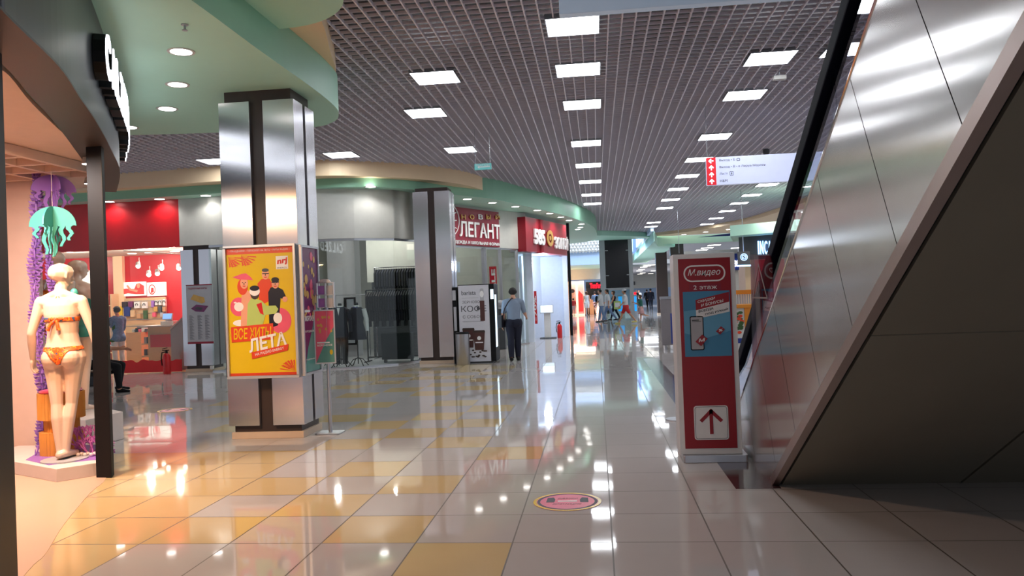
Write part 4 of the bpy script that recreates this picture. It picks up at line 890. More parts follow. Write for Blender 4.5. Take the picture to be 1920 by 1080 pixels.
# clothes racks with garments
def garment_mb(L, w):
    mb = MB(); mb.prism([(-w/2, -.10), (-.05, 0), (.05, 0), (w/2, -.10), (w/2+.02, -.45), (w/2-.05, -.46), (w/2-.07, -.25), (w/2-.06, -L), (-w/2+.06, -L), (-w/2+.07, -.25), (-w/2+.05, -.46), (-w/2-.02, -.45)], (-.018, 0, 0), (0, 1, 0), Z, (.036, 0, 0)); return mb
gp = {}
def hanger_garment(x, y, z, L, m, label, group, cat='garment'):
    k = (L, m)
    if k not in gp:
        t = thing('hanging_garment', label, cat, (x, y, z), 0, group)
        garment_mb(L, .42).build('cloth', m, t); mb = MB(); mb.tube([(0, 0, -.01), (0, 0, .04), (0, .018, .055), (0, .03, .04)], .003, 5); mb.build('hanger_hook', 'chrome', t); gp[k] = t; return t
    o = copy_tree(gp[k]); o.location = (x, y, z); tag(o, label, cat, group); return o
def rack(name, x0, x1, y, z, label, m, base=True):
    t = thing(name, label, 'clothes rack', ((x0+x1)/2, y, 0)); mb = MB(); mb.tube([(x0, y, z), (x1, y, z)], .014, 8); mb.build('rail', m, t, world=True)
    for x in (x0, x1):
        mb = MB(); mb.tube([(x, y, .0), (x, y, z)], .018, 8); mb.build('post', m, t, world=True); mb = MB(); mb.box(x-.02, x+.02, y-.28, y+.28, 0, .03); mb.build('foot', m, t, world=True)
    if base: mb = MB(); mb.tube([(x0, y, .12), (x1, y, .12)], .014, 8); mb.build('lower_bar', m, t, world=True)
a, b = at(686, 546, 18.9), at(800, 548, 19.0)
rack('clothes_rack', a.x, -4.38, 18.9, a.z+.02, 'black clothes rack full of dark garments behind the shop glass', 'black')
rr = random.Random(2); x = a.x+.06; i = 0
while x < -4.42:
    hanger_garment(x, 18.9, a.z-.03, .72 if i % 3 else .86, ['brown_cloth', 'brown_cloth', 'black_cloth', 'navy_cloth', 'navy_cloth', 'green_cloth'][min(5, i//3)] , 'dark garment hanging on the low black rack of the clothes shop', 'garments on the low black rack'); x += .062; i += 1
p0, p1 = at(702, 502, 19.8), at(790, 500, 19.8)
rack('clothes_rack', p0.x, -4.3, 19.8, p0.z, 'tall chrome clothes rack with dark garments behind the low rack', 'chrome', False)
x = p0.x+.05; i = 0
while x < -4.36: hanger_garment(x, 19.8, p0.z-.05, .8, ['black_cloth', 'navy_cloth'][i % 2], 'dark garment hanging on the tall chrome rack of the clothes shop', 'garments on the tall chrome rack'); x += .066; i += 1
p0 = at(628, 554, 20.0); p1 = at(690, 550, 20.0)
rack('clothes_rack', p0.x, p1.x, 20.0, p0.z, 'empty chrome clothes rail behind the dress forms', 'chrome', False)
a = at(740, 660, 18.5); t = thing('bench', 'dark upholstered bench block in front of the low rack', 'bench', (a.x, 18.5, 0)); mb = MB(); mb.box(a.x-.3, -4.45, 18.4, 18.62, .08, .72); mb.build('body', 'green_cloth', t, world=True, bevel=.02); mb = MB()
for xx in (a.x-.25, -4.5): mb.box(xx, xx+.04, 18.43, 18.59, 0, .09)
mb.build('foot', 'black', t, world=True)
p = at(925, 555, 23.6); t = thing('sale_poster', 'tall red sale poster with upright white letters behind the shop glass', 'poster', (p.x, 23.7, 1.2)); a, b = at(917, 500, 23.7), at(934, 592, 23.7)
mb = MB(); mb.box(a.x, b.x, 23.7, 23.72, b.z, a.z); mb.build('board', 'red', t, world=True); mb = MB(); text(mb, 'SALE', (b.x-.04, 23.697, a.z-.98), (0, 0, 1), (-1, 0, 0), .9, b.x-a.x-.1, .004, .03); mb.build('lettering', 'white_ink', t, world=True)
t = thing('display_stand', 'grey display stand seen through the glass right of the coffee machine', 'display stand', (-2.62, 19.6, 0)); a, b = at(931, 575, 22.0), at(948, 650, 22.0); t.location = ((a.x+b.x)/2, 22.1, 0); mb = MB(); mb.box(a.x, b.x, 22.0, 22.3, 0.004, 1.15); mb.build('cabinet', 'grey_dark', t, world=True, bevel=.01); mb = MB(); mb.box(a.x-.03, b.x+.03, 21.97, 22.33, 1.15, 1.2); mb.ball(((a.x+b.x)/2, 22.1, 1.3), .12, .1, .1); mb.build('top', 'grey_light', t, world=True)

# ================================================================ coffee machine, bin
o = V((-3.15, 17.62, 0)); w, h = .735, 1.80
t = thing('coffee_machine', 'white and black self service coffee machine with printed brown cups', 'vending machine', (-2.75, 17.95, 0))
mb = MB(); mb.ob(o+V((0, .02, .03)), (w+.10, 0, 0), (0, .70, 0), (0, 0, h-.03)); mb.build('cabinet', 'black', t, world=True, bevel=.012)
mb = MB(); mb.ob(o+V((.02, .05, 0)), (w, 0, 0), (0, .6, 0), (0, 0, .03)); mb.build('foot', 'grey_dark', t, world=True)
mb = MB(); rect(mb, o+V((0, .02, .04)), X_, Z, .015, w-.02, 0, h-.06, .02); fp = mb.build('front_panel', 'coffee_white', t, world=True)
mb = MB(); lc = lambda k: o+V((0, -.0005-.0015*k, 0))
text(mb, 'barista', lc(0)+V((.09, 0, 1.56)), X_, Z, .33, .10, .001, .01, 0, 0); rect(mb, lc(0), X_, Z, .09, .48, 1.49, 1.494, .001, 0)
text(mb, 'ЗЕРНОВОЙ', lc(0)+V((.10, 0, 1.37)), X_, Z, .47, .075, .001, 0, 0, 0); text(mb, 'КОФЕ', lc(0)+V((.07, 0, 1.17)), X_, Z, .58, .15, .001, 0, 0, 0); text(mb, 'С СОБОЙ', lc(0)+V((.10, 0, 1.03)), X_, Z, .46, .085, .001, 0, 0, 0); rect(mb, lc(0), X_, Z, .09, .58, .95, .957, .001, 0)
mb.prism(rrect(.515, .60, 1.42, 1.70, .03), lc(1), X_, Z, (0, -.001, 0), 1); mb.prism(circ(.555, 1.57, .045, .075), lc(2), X_, Z, (0, -.001, 0), 2); rect(mb, lc(1), X_, Z, .505, .61, .96, 1.42, .001, 3)
for cx, b0, s in ((.22, .36, 1), (.46, .30, 1)):
    mb.prism([(cx-.10, b0), (cx+.10, b0), (cx+.135, b0+.40), (cx-.135, b0+.40)], lc(2+cx*3), X_, Z, (0, -.001, 0), 3); mb.prism([(cx-.145, b0+.40), (cx+.145, b0+.40), (cx+.13, b0+.45), (cx-.13, b0+.45)], lc(3+cx*3), X_, Z, (0, -.001, 0), 4); mb.prism(circ(cx, b0+.27, .045), lc(3.3+cx*3), X_, Z, (0, -.001, 0), 2); rect(mb, lc(3.3+cx*3), X_, Z, cx-.09, cx+.09, b0+.16, b0+.185, .001, 2)
rr = random.Random(4)
for i in range(16): mb.prism(circ(.22+.42*rr.random(), .13+.18*rr.random(), .03, .018, 8), lc(1+.1*i), X_, Z, (0, -.001, 0), 4)
mb.build('front_print', ['grey_ink', 'grey_light', 'white_ink', 'cup', 'brown_dark'], fp, world=True)
mb = MB(); mb.ob(o+V((w+.09, .08, .35)), (.012, 0, 0), (0, .3, 0), (0, 0, 1.2)); mb.ob(o+V((w+.02, -.01, 1.45)), (.07, 0, 0), (0, .02, 0), (0, 0, .22)); mb.build('side_screen', 'screen_white', t, world=True)
t = thing('payment_unit', 'dark slim payment unit with a pale screen behind the steel bin', 'payment unit', (-3.25, 17.75, 0)); mb = MB(); mb.box(-3.29, -3.17, 17.66, 18.0, 0, 1.75); mb.build('column', 'black', t, world=True, bevel=.008); mb = MB(); mb.box(-3.28, -3.20, 17.65, 17.66, 1.45, 1.68); mb.box(-3.26, -3.2, 17.65, 17.66, .75, 1.3); mb.build('screen', 'grey_light', t, world=True)
t = thing('litter_bin', 'cylindrical brushed steel litter bin by the coffee machine', 'bin', (-3.03, 17.36, 0)); mb = MB(); mb.lathe([(.145, .0), (.155, .02), (.155, .69)], (0, 0, 0), 28); mb.build('body', 'bin_steel', t, smooth=True); mb = MB(); mb.lathe([(.157, .69), (.157, .715), (.13, .735), (.10, .735), (.09, .70)], (0, 0, 0), 28); mb.build('rim', 'black', t, smooth=True)

# ================================================================ gold shop front
mb = MB(); mb.wallstrip([(-2.5, 26.6), (-1.95, 27.9), (-1.15, 28.05)], 0, 2.95, .1); mb.build('wall_gold_shop', 'cool_white', kind='structure')
mb = MB(); mb.slab([(-2.6, 24.1), (-2.25, 24.1), (-1.95, 25.0), (-1.55, 26.3), (-1.25, 27.3), (-1.2, 28.6), (-2.6, 28.6)], 2.86, 2.95); mb.build('ceiling', 'cool_white', kind='structure')
mb = MB(); mb.box(-1.16, -1.0, 27.75, 28.25, 0, 2.95); mb.build('wall_gold_shop', 'cool_white', kind='structure')
mb = MB(); mb.box(-1.0, -.90, 28.45, 28.8, 0, 4.08); tag(mb.build('corner_post', 'black'), 'thin black corner post under the end of the red coin sign', 'post')
t = thing('info_kiosk', 'slim white touch screen kiosk by the pale blue wall', 'kiosk', (-1.72, 26.9, 0)); mb = MB(); mb.box(-1.98, -1.42, 26.75, 27.1, 0, .03); mb.build('base_plate', 'grey_dark', t, world=True); mb = MB(); mb.box(-1.82, -1.6, 26.85, 26.98, .03, .9); mb.build('stem', 'white_paint', t, world=True, bevel=.01)
mb = MB(); mb.ob((-1.95, 26.78, .88), (.46, 0, 0), (0, .06, .27), (0, .05, -.01)); mb.build('housing', 'grey_light', t, world=True); mb = MB(); mb.ob((-1.92, 26.777, .90), (.40, 0, 0), (0, .053, .235), (0, -.006, .001)); mb.build('screen', 'screen_white', t, world=True)
mb = MB(); mb.box(-2.30, -2.02, 25.02, 25.3, 0, 2.86); mb.build('wall_gold_shop', 'cool_white', kind='structure')
t = thing('advert_strip', 'narrow red vertical advert strip on the pale wall left of the kiosk', 'advert', (-2.0, 25.0, .5)); a, b = at(1001, 546, 25), at(1008, 607, 25); mb = MB(); mb.box(a.x, b.x, 25, 25.02, b.z, a.z); mb.build('board', 'red', t, world=True)
mb = MB(); text(mb, '-70%', (b.x-.02, 24.997, b.z+.1), (0, 0, 1), (-1, 0, 0), .8, .07, .003, .02); mb.build('lettering', 'white_ink', t, world=True)
def extinguisher(x, y, label):
    t = thing('fire_extinguisher', label, 'fire extinguisher', (x, y, 0)); mb = MB(); mb.lathe([(.08, 0), (.085, .02), (.085, .40), (.06, .46), (.03, .48)], (0, 0, 0), 18); mb.build('cylinder', 'ext_red', t, smooth=True)
    mb = MB(); mb.lathe([(.03, .48), (.025, .54)], (0, 0, 0), 10); mb.ob((-.10, -.012, .54), (.16, 0, 0), (0, .024, 0), (0, 0, .02)); mb.ob((-.10, -.012, .575), (.12, 0, .02), (0, .024, 0), (0, 0, .015)); mb.build('valve', 'black', t)
    mb = MB(); mb.tube([(.02, 0, .52), (-.10, -.02, .50), (-.12, -.02, .36), (-.10, -.03, .2)], .013, 8); mb.build('hose', 'black', t, smooth=True)
extinguisher(-9.93, 17.12, 'red fire extinguisher on the floor by the red shop front'); extinguisher(-1.30, 26.9, 'red fire extinguisher beside the white kiosk')

# ================================================================ red shop
mb = MB(); mb.box(-17.5, -9.70, 17.45, 17.62, 2.96, 4.085); tag(mb.build('fascia_board', 'red', None, bevel=.004), 'blank glossy red fascia band over the phone accessories shop', 'shop sign')
mb = MB(); mb.box(-17.5, -9.72, 17.50, 17.512, 0, 2.96); mb.build('window_4', 'glass', kind='structure')
mb = MB(); mb.box(-17.5, -9.6, 21.6, 21.7, 0, 3.1); mb.box(-17.5, -17.4, 17.65, 21.6, 0, 3.1); mb.build('wall_red_shop', 'red', kind='structure')
mb = MB(); mb.ob((-9.70, 17.65, 0), (-.55, 3.95, 0), (.08, 0, 0), (0, 0, 3.1)); mb.build('wall_red_shop', 'red', kind='structure')
mb = MB(); mb.box(-17.5, -9.6, 17.62, 21.6, 3.1, 3.15); mb.build('ceiling', 'white_paint', kind='structure')
mb = MB(); mb.box(-17.5, -9.75, 17.55, 21.6, .001, .004); mb.build('floor', 'wood_light', kind='structure')
a, b = at(224, 640, 21.5), at(236, 470, 21.5); mb = MB(); mb.box(a.x-.1, b.x-.1, 21.45, 21.58, 0, 3.1); mb.build('trim_5', 'tan', kind='structure')
# wavy red sticker along the foot of the glass
a, b = at(222, 690, 17.48), at(341, 690, 17.48); pts = [(a.x, .02), (b.x, .02)]; nw = 60
for i in range(nw+1): f = 1-i/nw; pts.append((a.x+(b.x-a.x)*f, .27+.05*abs(math.sin(f*11))+.015*math.sin(f*37)))
mb = MB(); mb.prism(pts, (0, 17.496, 0), X_, Z, (0, -.004, 0)); tag(mb.build('glass_sticker', 'cloth_red'), 'red wavy edged sticker along the foot of the phone shop glass', 'sticker')
for nm, x0, x1, lab in (('lit_poster', 224, 274, 'left lit poster with a red figure on the back wall of the red shop'), ('lit_poster', 277, 312, 'right lit poster with a red round logo on the back wall of the red shop')):
    a, b = at(x0, 530, 21.55), at(x1, 554, 21.55); t = thing(nm, lab, 'lit poster', ((a.x+b.x)/2, 21.55, b.z)); mb = MB(); mb.box(a.x, b.x, 21.5, 21.58, b.z, a.z); mb.build('lightbox', 'pic_white', t, world=True)
    mb = MB(); o5 = (a.x, 21.497, b.z); ww, hh = b.x-a.x, a.z-b.z
    if x0 == 224: mb.prism([(.03*ww, .1*hh), (.35*ww, .2*hh), (.65*ww, .12*hh), (.97*ww, .1*hh), (.97*ww, .7*hh), (.8*ww, .9*hh), (.68*ww, .85*hh), (.6*ww, .5*hh), (.3*ww, .55*hh), (.05*ww, .5*hh)], o5, X_, Z, (0, -.002, 0), 0); mb.prism([(.3*ww, .75*hh), (.42*ww, .4*hh), (.7*ww, .25*hh), (.74*ww, .4*hh), (.48*ww, .52*hh), (.36*ww, .8*hh)], (a.x, 21.494, b.z), X_, Z, (0, -.002, 0), 1); mb.prism(circ(.76*ww, .72*hh, .06*ww, .18*hh), (a.x, 21.493, b.z), X_, Z, (0, -.002, 0), 1)
    else: ring(mb, circ(.28*ww, .48*hh, .19*ww, .38*hh), circ(.28*ww, .48*hh, .15*ww, .30*hh), o5, X_, Z, (0, -.002, 0), 0); mb.prism([(.2*ww, .2*hh), (.38*ww, .3*hh), (.36*ww, .6*hh), (.24*ww, .62*hh)], o5, X_, Z, (0, -.002, 0), 0)
    mb.build('picture', ['pic_red', 'skin_ink'], t, world=True)
a, b = at(225, 560, 21.5), at(313, 640, 21.5); t = thing('pegboard', 'pale pegboard wall holding accessories under the lit posters', 'pegboard', ((a.x+b.x)/2, 21.52, b.z)); mb = MB(); mb.box(a.x, b.x, 21.50, 21.56, b.z, a.z); mb.build('board', 'wood_light', t, world=True)
mb = MB()
for i in range(5): zz = a.z-.1-.18*i; mb.box(a.x, b.x, 21.488, 21.499, zz, zz+.012)
mb.build('rails', 'alu', t, world=True)
rr = random.Random(9)
for i, (px, py, pw, ph, m) in enumerate([(228, 566, 9, 10, 'dark_ink'), (240, 565, 8, 11, 'purple'), (251, 566, 10, 12, 'white_ink'), (265, 566, 10, 12, 'white_ink'), (283, 564, 5, 12, 'lilac'), (290, 563, 5, 9, 'white_ink'), (297, 562, 5, 10, 'white_ink'), (305, 561, 5, 12, 'white_ink'), (288, 575, 7, 9, 'gold'), (296, 574, 6, 12, 'grey_dark'), (304, 575, 6, 9, 'wood'), (216, 575, 13, 20, 'yellow'), (232, 575, 11, 18, 'royal'), (268, 582, 7, 16, 'foliage'), (256, 588, 7, 9, 'wood'), (285, 586, 6, 8, 'pink'), (300, 586, 6, 8, 'grey_light'), (244, 582, 8, 12, 'wood_light')]):
    a, b = at(px, py, 21.4), at(px+pw, py+ph, 21.4); t = thing('accessory_pack', 'small boxed accessory hanging on the pegboard of the red shop', 'accessory pack', ((a.x+b.x)/2, 21.44, b.z), 0, 'accessory packs on the pegboard')
    mb = MB(); mb.box(a.x, b.x, 21.40, 21.485, b.z, a.z); mb.build('box', m, t, world=True, bevel=.006)
    if m == 'white_ink': mb = MB(); mb.tube([((a.x+b.x)/2+.035*math.cos(R_(g)), 21.397, (a.z+b.z)/2+.045*math.sin(R_(g))) for g in range(-20, 201, 20)], .010, 6); mb.build('headphone_print', 'black', t, world=True)
# left part of the red shop, seen past the mannequin
a, b = at(150, 508, 21.5), at(170, 545, 21.5); t = thing('lit_poster', 'bright white lit poster seen between the mannequin and the dark post', 'lit poster', ((a.x+b.x)/2, 21.55, b.z)); mb = MB(); mb.box(a.x-.4, b.x, 21.5, 21.58, b.z, a.z); mb.build('lightbox', 'pic_white', t, world=True)
for i in range(3):
    x0 = -17.2+1.15*i; t = thing('display_shelf', ['wood shelf unit of silver goods at the far left of the red shop', 'wood shelf unit of silver goods behind the mannequin shoulder', 'wood shelf unit of silver goods nearest to the dark post'][i], 'shelf', (x0+.5, 21.3, 0)); mb = MB()
    mb.box(x0, x0+.04, 21.1, 21.5, .004, 2.0); mb.box(x0+1.0, x0+1.04, 21.1, 21.5, .004, 2.0)
    for z in (.3, .75, 1.2, 1.65): mb.box(x0+.04, x0+1.0, 21.1, 21.5, z, z+.03)
    mb.build('carcass', 'wood_light', t, world=True)
    for z in (.33, .78, 1.23, 1.68):
        for k in range(4): mb = MB(); mb.box(x0+.08+.23*k, x0+.25+.23*k, 21.15, 21.35, z, z+.2+.05*((k+i) % 3)); tag(mb.build('accessory_box', ['alu', 'grey_light', 'white_ink', 'red'][(k*3+i) % 4], None, bevel=.006), 'boxed silver good on the shelves at the left of the red shop', 'box', 'boxed goods on the left shelves')
# counter
a, b = at(276, 611, 18.7), at(323, 690, 18.7)
t = thing('sales_counter', 'light wood sales counter with a red panel in the red shop', 'counter', ((a.x+b.x)/2, 18.9, 0)); mb = MB(); mb.box(a.x, b.x, 18.72, 19.3, .004, a.z-.04); mb.build('body', 'wood_light', t, world=True); mb = MB(); mb.box(a.x-.22, b.x+.1, 18.6, 19.4, a.z-.04, a.z); mb.build('worktop', 'white_paint', t, world=True, bevel=.004)
p, q = at(281, 628, 18.68), at(320, 650, 18.68); mb = MB(); mb.box(p.x, q.x, 18.69, 18.72, q.z, p.z); mb.build('red_panel', 'red', t, world=True); mb = MB(); mb.box(a.x-.2, a.x, 18.75, 19.3, .3, .34); mb.box(a.x-.2, a.x, 18.75, 19.3, .62, .65); mb.build('shelf', 'wood_light', t, world=True)
for i, (dx, zz, m) in enumerate(((.03, .34, 'grey_dark'), (.12, .34, 'wood'), (.04, .65, 'grey_light'), (.12, .65, 'grey_dark'))):
    mb = MB(); mb.box(a.x-.2+dx, a.x-.2+dx+.07, 18.8, 18.9, zz, zz+.16); tag(mb.build('accessory_box', m, None, bevel=.006), ['grey box on the lower side shelf of the counter', 'brown box on the lower side shelf of the counter', 'pale box on the upper side shelf of the counter', 'dark box on the upper side shelf of the counter'][i], 'box')
c1, c2 = at(236, 624, 19.6), at(266, 680, 19.6); t = thing('display_cabinet', 'darker wood cabinet with a glass top behind the woman in blue', 'cabinet', ((c1.x+c2.x)/2, 19.9, 0)); mb = MB(); mb.box(c1.x, c2.x, 19.6, 20.3, .004, c1.z); mb.build('body', 'wood', t, world=True); mb = MB(); mb.box(c1.x, c2.x, 19.6, 20.3, c1.z, c1.z+.22); mb.build('glass_case', 'glass', t, world=True)
for i in range(5): mb = MB(); xx = c1.x+.05+i*.09; mb.box(xx, xx+.06, 19.8, 20.0, c1.z+.002, c1.z+.08+.03*(i % 2)); tag(mb.build('accessory_box', ['grey_light', 'black', 'pink', 'white_ink', 'grey_dark'][i], None, bevel=.004), 'small box inside the glass case of the darker wood cabinet', 'box', 'boxes in the glass case')
p, q = at(302, 584, 18.8), at(321, 598, 18.8); t = thing('pos_terminal', 'white till terminal with a blue screen on the counter', 'till', ((p.x+q.x)/2, 18.9, a.z)); mb = MB(); mb.box(p.x-.03, q.x+.05, 18.8, 19.05, a.z, a.z+.10); mb.build('base', 'white_paint', t, world=True, bevel=.01); mb = MB(); mb.box(p.x+.05, q.x-.05, 18.9, 18.96, a.z+.10, a.z+.16); mb.build('stand', 'grey_light', t, world=True)
mb = MB(); mb.ob((p.x, 18.83, a.z+.14), (q.x-p.x, 0, 0), (0, .05, .16), (0, .03, -.01)); mb.build('screen_case', 'white_paint', t, world=True); mb = MB(); mb.ob((p.x+.02, 18.827, a.z+.16), (q.x-p.x-.04, 0, 0), (0, .04, .125), (0, -.004, .001)); mb.build('screen', 'screen_blue', t, world=True)
p, q = at(322, 690, 18.2), at(346, 595, 18.2); t = thing('sloping_panel', 'white sloping side panel at the right end of the counter', 'panel', ((p.x+q.x)/2, 18.3, 0)); mb = MB(); mb.prism([(p.x, .004), (q.x+.1, .004), (q.x+.1, q.z+.1), (q.x, q.z), (p.x, .98)], (0, 18.2, 0), X_, Z, (0, .05, 0)); mb.build('board', 'grey_light', t, world=True); mb = MB(); mb.ob((p.x, 18.17, .98), (q.x-p.x, 0, q.z-.98), (0, .11, 0), (0, 0, .04)); mb.build('edge', 'white_paint', t, world=True)
t = thing('track_light', 'white ceiling track with bright spot heads in the red shop', 'track light', (-10.6, 18.6, 3.0)); p, q = at(232, 482, 18.6), at(344, 492, 18.6); mb = MB(); mb.tube([(p.x, 18.6, 3.02), (q.x, 18.6, 2.86)], .014, 8); mb.tube([(p.x, 18.6, 3.02), (p.x, 18.6, 3.1)], .006, 6); mb.tube([(q.x, 18.6, 2.86), (q.x, 18.6, 3.1)], .006, 6); mb.build('track', 'white_paint', t, world=True)
for px, py in ((261, 498), (305, 502), (337, 502), (281, 514), (297, 512)):
    p = at(px, py, 18.6); mb = MB(); mb.tube([(p.x, 18.6, p.z+.20), (p.x, 18.6, p.z+.06)], .01, 6); mb.tube([(p.x-.03, 18.6, p.z+.07), (p.x+.02, 18.52, p.z-.02)], [.05, .065], 12); h_ = mb.build('spot_head', 'white_paint', t, world=True); mb = MB(); mb.ball((p.x+.023, 18.515, p.z-.025), .05, .05, .05, 10); mb.build('lens', 'spot_lamp', h_, world=True)
for i, (px, py) in enumerate(((248, 486), (280, 475), (287, 482), (328, 480))):
    q = atz(px, py, 3.1); ky = min(1, 20.6/q.y); put_down(q.x*ky, q.y*ky, 3.1, f'round ceiling light in the red shop, {"first" if not i else NTH[i]} from the left', 'ceiling lights of the red shop', False, 1.2)
# price poster on the short column
a, b = V((-9.55, 17.38, .66)), V((-8.91, 17.38, 2.05)); t = thing('price_poster', 'narrow price list poster with a red foot on the short steel column', 'poster', (-9.23, 17.38, .66)); w, h = b.x-a.x, b.z-a.z
mb = MB(); mb.ob(a+V((0, .005, 0)), (w, 0, 0), (0, 0, h), (0, .03, 0)); mb.build('board', 'grey_light', t, world=True, bevel=.004); mb = MB(); la = lambda k: a+V((0, .004-.001*k, 0))
rect(mb, la(0), X_, Z, 0, w, 0, .05, .001, 0); rect(mb, la(0), X_, Z, 0, w, h-.025, h, .001, 0); text(mb, 'ПОДАРОЧНЫЕ КАРТЫ', la(0)+V((.05, 0, 1.27)), X_, Z, .46, .05, .001, .02, 0, 0)
mb.prism([(.10, 1.05), (.18, 1.16), (.44, 1.08), (.46, .97), (.38, .94)], la(1), X_, Z, (0, -.001, 0), 1); mb.prism([(.11, .83), (.24, .92), (.54, .88), (.42, .74), (.22, .76)], la(1), X_, Z, (0, -.001, 0), 2); mb.prism([(.2, .82), (.26, .87), (.40, .84), (.36, .78)], la(2), X_, Z, (0, -.001, 0), 3)
for i in range(24):
    for x0_ in (.06, .26, .44): rect(mb, la(0), X_, Z, x0_, x0_+.06+.05*((i*7+int(x0_*50)) % 3)/2, .66-.024*i, .668-.024*i, .001, 3)
mb.build('print', ['maroon', 'gold', 'purple', 'grey_ink'], t, world=True)
mb = MB(); mb.box(-9.0, -8.93, 17.33, 17.41, .06, .14); tag(mb.build('power_socket', 'white_paint', None, bevel=.005), 'white socket low on the short steel column', 'socket')
# ================================================================ people and mannequins
def rotx(v, a, o=(0, 0, 0)):   # a > 0 tips forward (+y)
    o = V(o); d = V(v)-o; ca, sa = math.cos(a), math.sin(a)
    return o+V((d.x, d.y*ca+d.z*sa, -d.y*sa+d.z*ca))
def figure(female=False, lean=0, armL=(0, 8, 12), armR=(0, 8, 12), legL=(0, 0, 0), legR=(0, 0, 0), yaw=0, tilt=0, vox=.014, belly=0, hands=True, feet_flat=True):
    """arm = swing, abduction, elbow bend; leg = swing, knee bend, adduction (degrees). Faces +y, 1.75 m tall."""
    pr = []                       # (tag, p0, r0, p1, r1)
    el = []                       # (tag, centre, rx, ry, rz)
    HZ = .93; sh = .172 if female else .195
    ln = R_(lean); PV = V((0, 0, HZ))
    T = lambda p: rotx(p, ln, PV)
    # torso rings -> series of ellipsoids kept smooth by the remesh
    rings = [(.84, .125, .105), (.90, .165, .118), (.97, .168, .118), (1.04, .142, .105), (1.12, .128, .098), (1.20, .138, .104), (1.29, .152, .112), (1.37, .152, .105), (1.43, .135, .085)] if female else \
            [(.84, .13, .105), (.90, .162, .118), (.97, .162, .116+belly*.4), (1.04, .155, .112+belly), (1.12, .152, .110+belly), (1.21, .165, .115+belly*.5), (1.30, .180, .118), (1.38, .180, .108), (1.44, .150, .085)]
    neck0, neck1 = T((0, -.01, 1.44)), T((0, .005, 1.54))
    pr.append(('neck', neck0, .058 if female else .064, neck1, .05 if female else .058))
    HC = T((0, .02, 1.635)); ty = R_(yaw); tl = R_(tilt)
    def Hd(x, y, z):
        v = V((x, y, z)); v = V((v.x, v.y*math.cos(tl)+v.z*math.sin(tl), -v.y*math.sin(tl)+v.z*math.cos(tl)))
        v = V((v.x*math.cos(ty)-v.y*math.sin(ty), v.x*math.sin(ty)+v.y*math.cos(ty), v.z)); return HC+v
    pr += [('head', Hd(0, -.025, .025), .088, Hd(0, .022, .03), .082), ('head', Hd(0, .03, -.02), .066, Hd(0, .045, -.07), .042), ('head', Hd(0, .088, .015), .012, Hd(0, .107, -.022), .016), ('head', Hd(-.02, .088, -.058), .012, Hd(.02, .088, -.058), .012)]
    for s in (-1, 1): pr.append(('head', Hd(s*.082, .0, .018), .015, Hd(s*.08, .004, -.022), .011))
    J = {}
    for sd, s, arm, leg in (('L', -1, armL, legL), ('R', 1, armR, legR)):
        S = T((s*sh, -.005, 1.405)); a, b, e = (R_(q) for q in arm)
        d = V((s*math.sin(b), math.sin(a)*math.cos(b), -math.cos(a)*math.cos(b))); E = S+d*.285
        d2 = V((s*math.sin(b)*.55, math.sin(a+e)*math.cos(b), -math.cos(a+e)*math.cos(b))).normalized(); Wr = E+d2*.245
        k = .88 if female else 1
        pr += [('shoulder', T((s*.03, -.02, 1.475)), .042*k, T((s*sh*.8, -.012, 1.425)), .045*k), ('shoulder', T((s*sh*.5, -.005, 1.39)), .070*k, S+V((-s*.012, 0, -.004)), .064*k), ('uparm', S, .060*k, S.lerp(E, .45), .052*k), ('uparm', S.lerp(E, .45), .052*k, E, .042*k), ('forearm', E, .043*k, E.lerp(Wr, .35), .042*k), ('forearm', E.lerp(Wr, .35), .042*k, Wr, .028*k)]
        # hand: palm, four fingers of unequal length, a thumb from the side of the palm
        fwd = V((0, 1, 0)); lat = V((0, 1, 0))-d2*d2.y; lat.normalize(); inn = d2.cross(lat)*s; inn.normalize()
        if inn.x*s > 0: inn = -inn
        K = Wr+d2*.088
        pr += [('hand', Wr, .027*k, Wr+d2*.05+lat*.015, .024*k), ('hand', Wr+d2*.03-lat*.015, .020*k, K-lat*.022, .018*k), ('hand', Wr+d2*.03+lat*.02, .020*k, K+lat*.024, .018*k)]
        if hands:
            for q, (o, l) in enumerate(((.034, .066), (.012, .076), (-.011, .070), (-.032, .054))):
                p0 = K+lat*o; p1 = p0+(d2*.9+inn*(.25+.05*q)).normalized()*l*.55; p2 = p1+(d2*.75+inn*(.6+.08*q)).normalized()*l*.45
                pr += [('hand', p0, .0095, p1, .009), ('hand', p1, .009, p2, .0075)]
            p0 = Wr+d2*.035+lat*.028; p1 = p0+(d2*.6+lat*.75+inn*.25).normalized()*.04; p2 = p1+(d2*.9+lat*.25+inn*.35).normalized()*.032
            pr += [('hand', p0, .013, p1, .0105), ('hand', p1, .0105, p2, .0085)]
        H0 = V((s*(.092 if female else .088), 0, .915)); a, kn, ad = (R_(q) for q in leg)
        d = V((-s*math.sin(ad), math.sin(a)*math.cos(ad), -math.cos(a)*math.cos(ad))); KN = H0+d*.43
        d2 = V((-s*math.sin(ad), math.sin(a-kn)*math.cos(ad), -math.cos(a-kn)*math.cos(ad))).normalized(); A = KN+d2*.415
        q = .94 if female else 1
        pr += [('hip', H0, .098, H0+d*.06, .094), ('thigh', H0+d*.04, .092, H0.lerp(KN, .5), .074*q), ('thigh', H0.lerp(KN, .5), .074*q, KN, .054*q), ('shin', KN, .054*q, KN+d2*.12+V((0, -.014, 0)), .056*q), ('shin', KN+d2*.12+V((0, -.014, 0)), .056*q, A, .036)]
        fa = 0 if feet_flat else max(-.7, min(.5, (a-kn)))
        f = V((s*.12, math.cos(fa), math.sin(fa))).normalized(); up = V((0, -f.z, f.y))
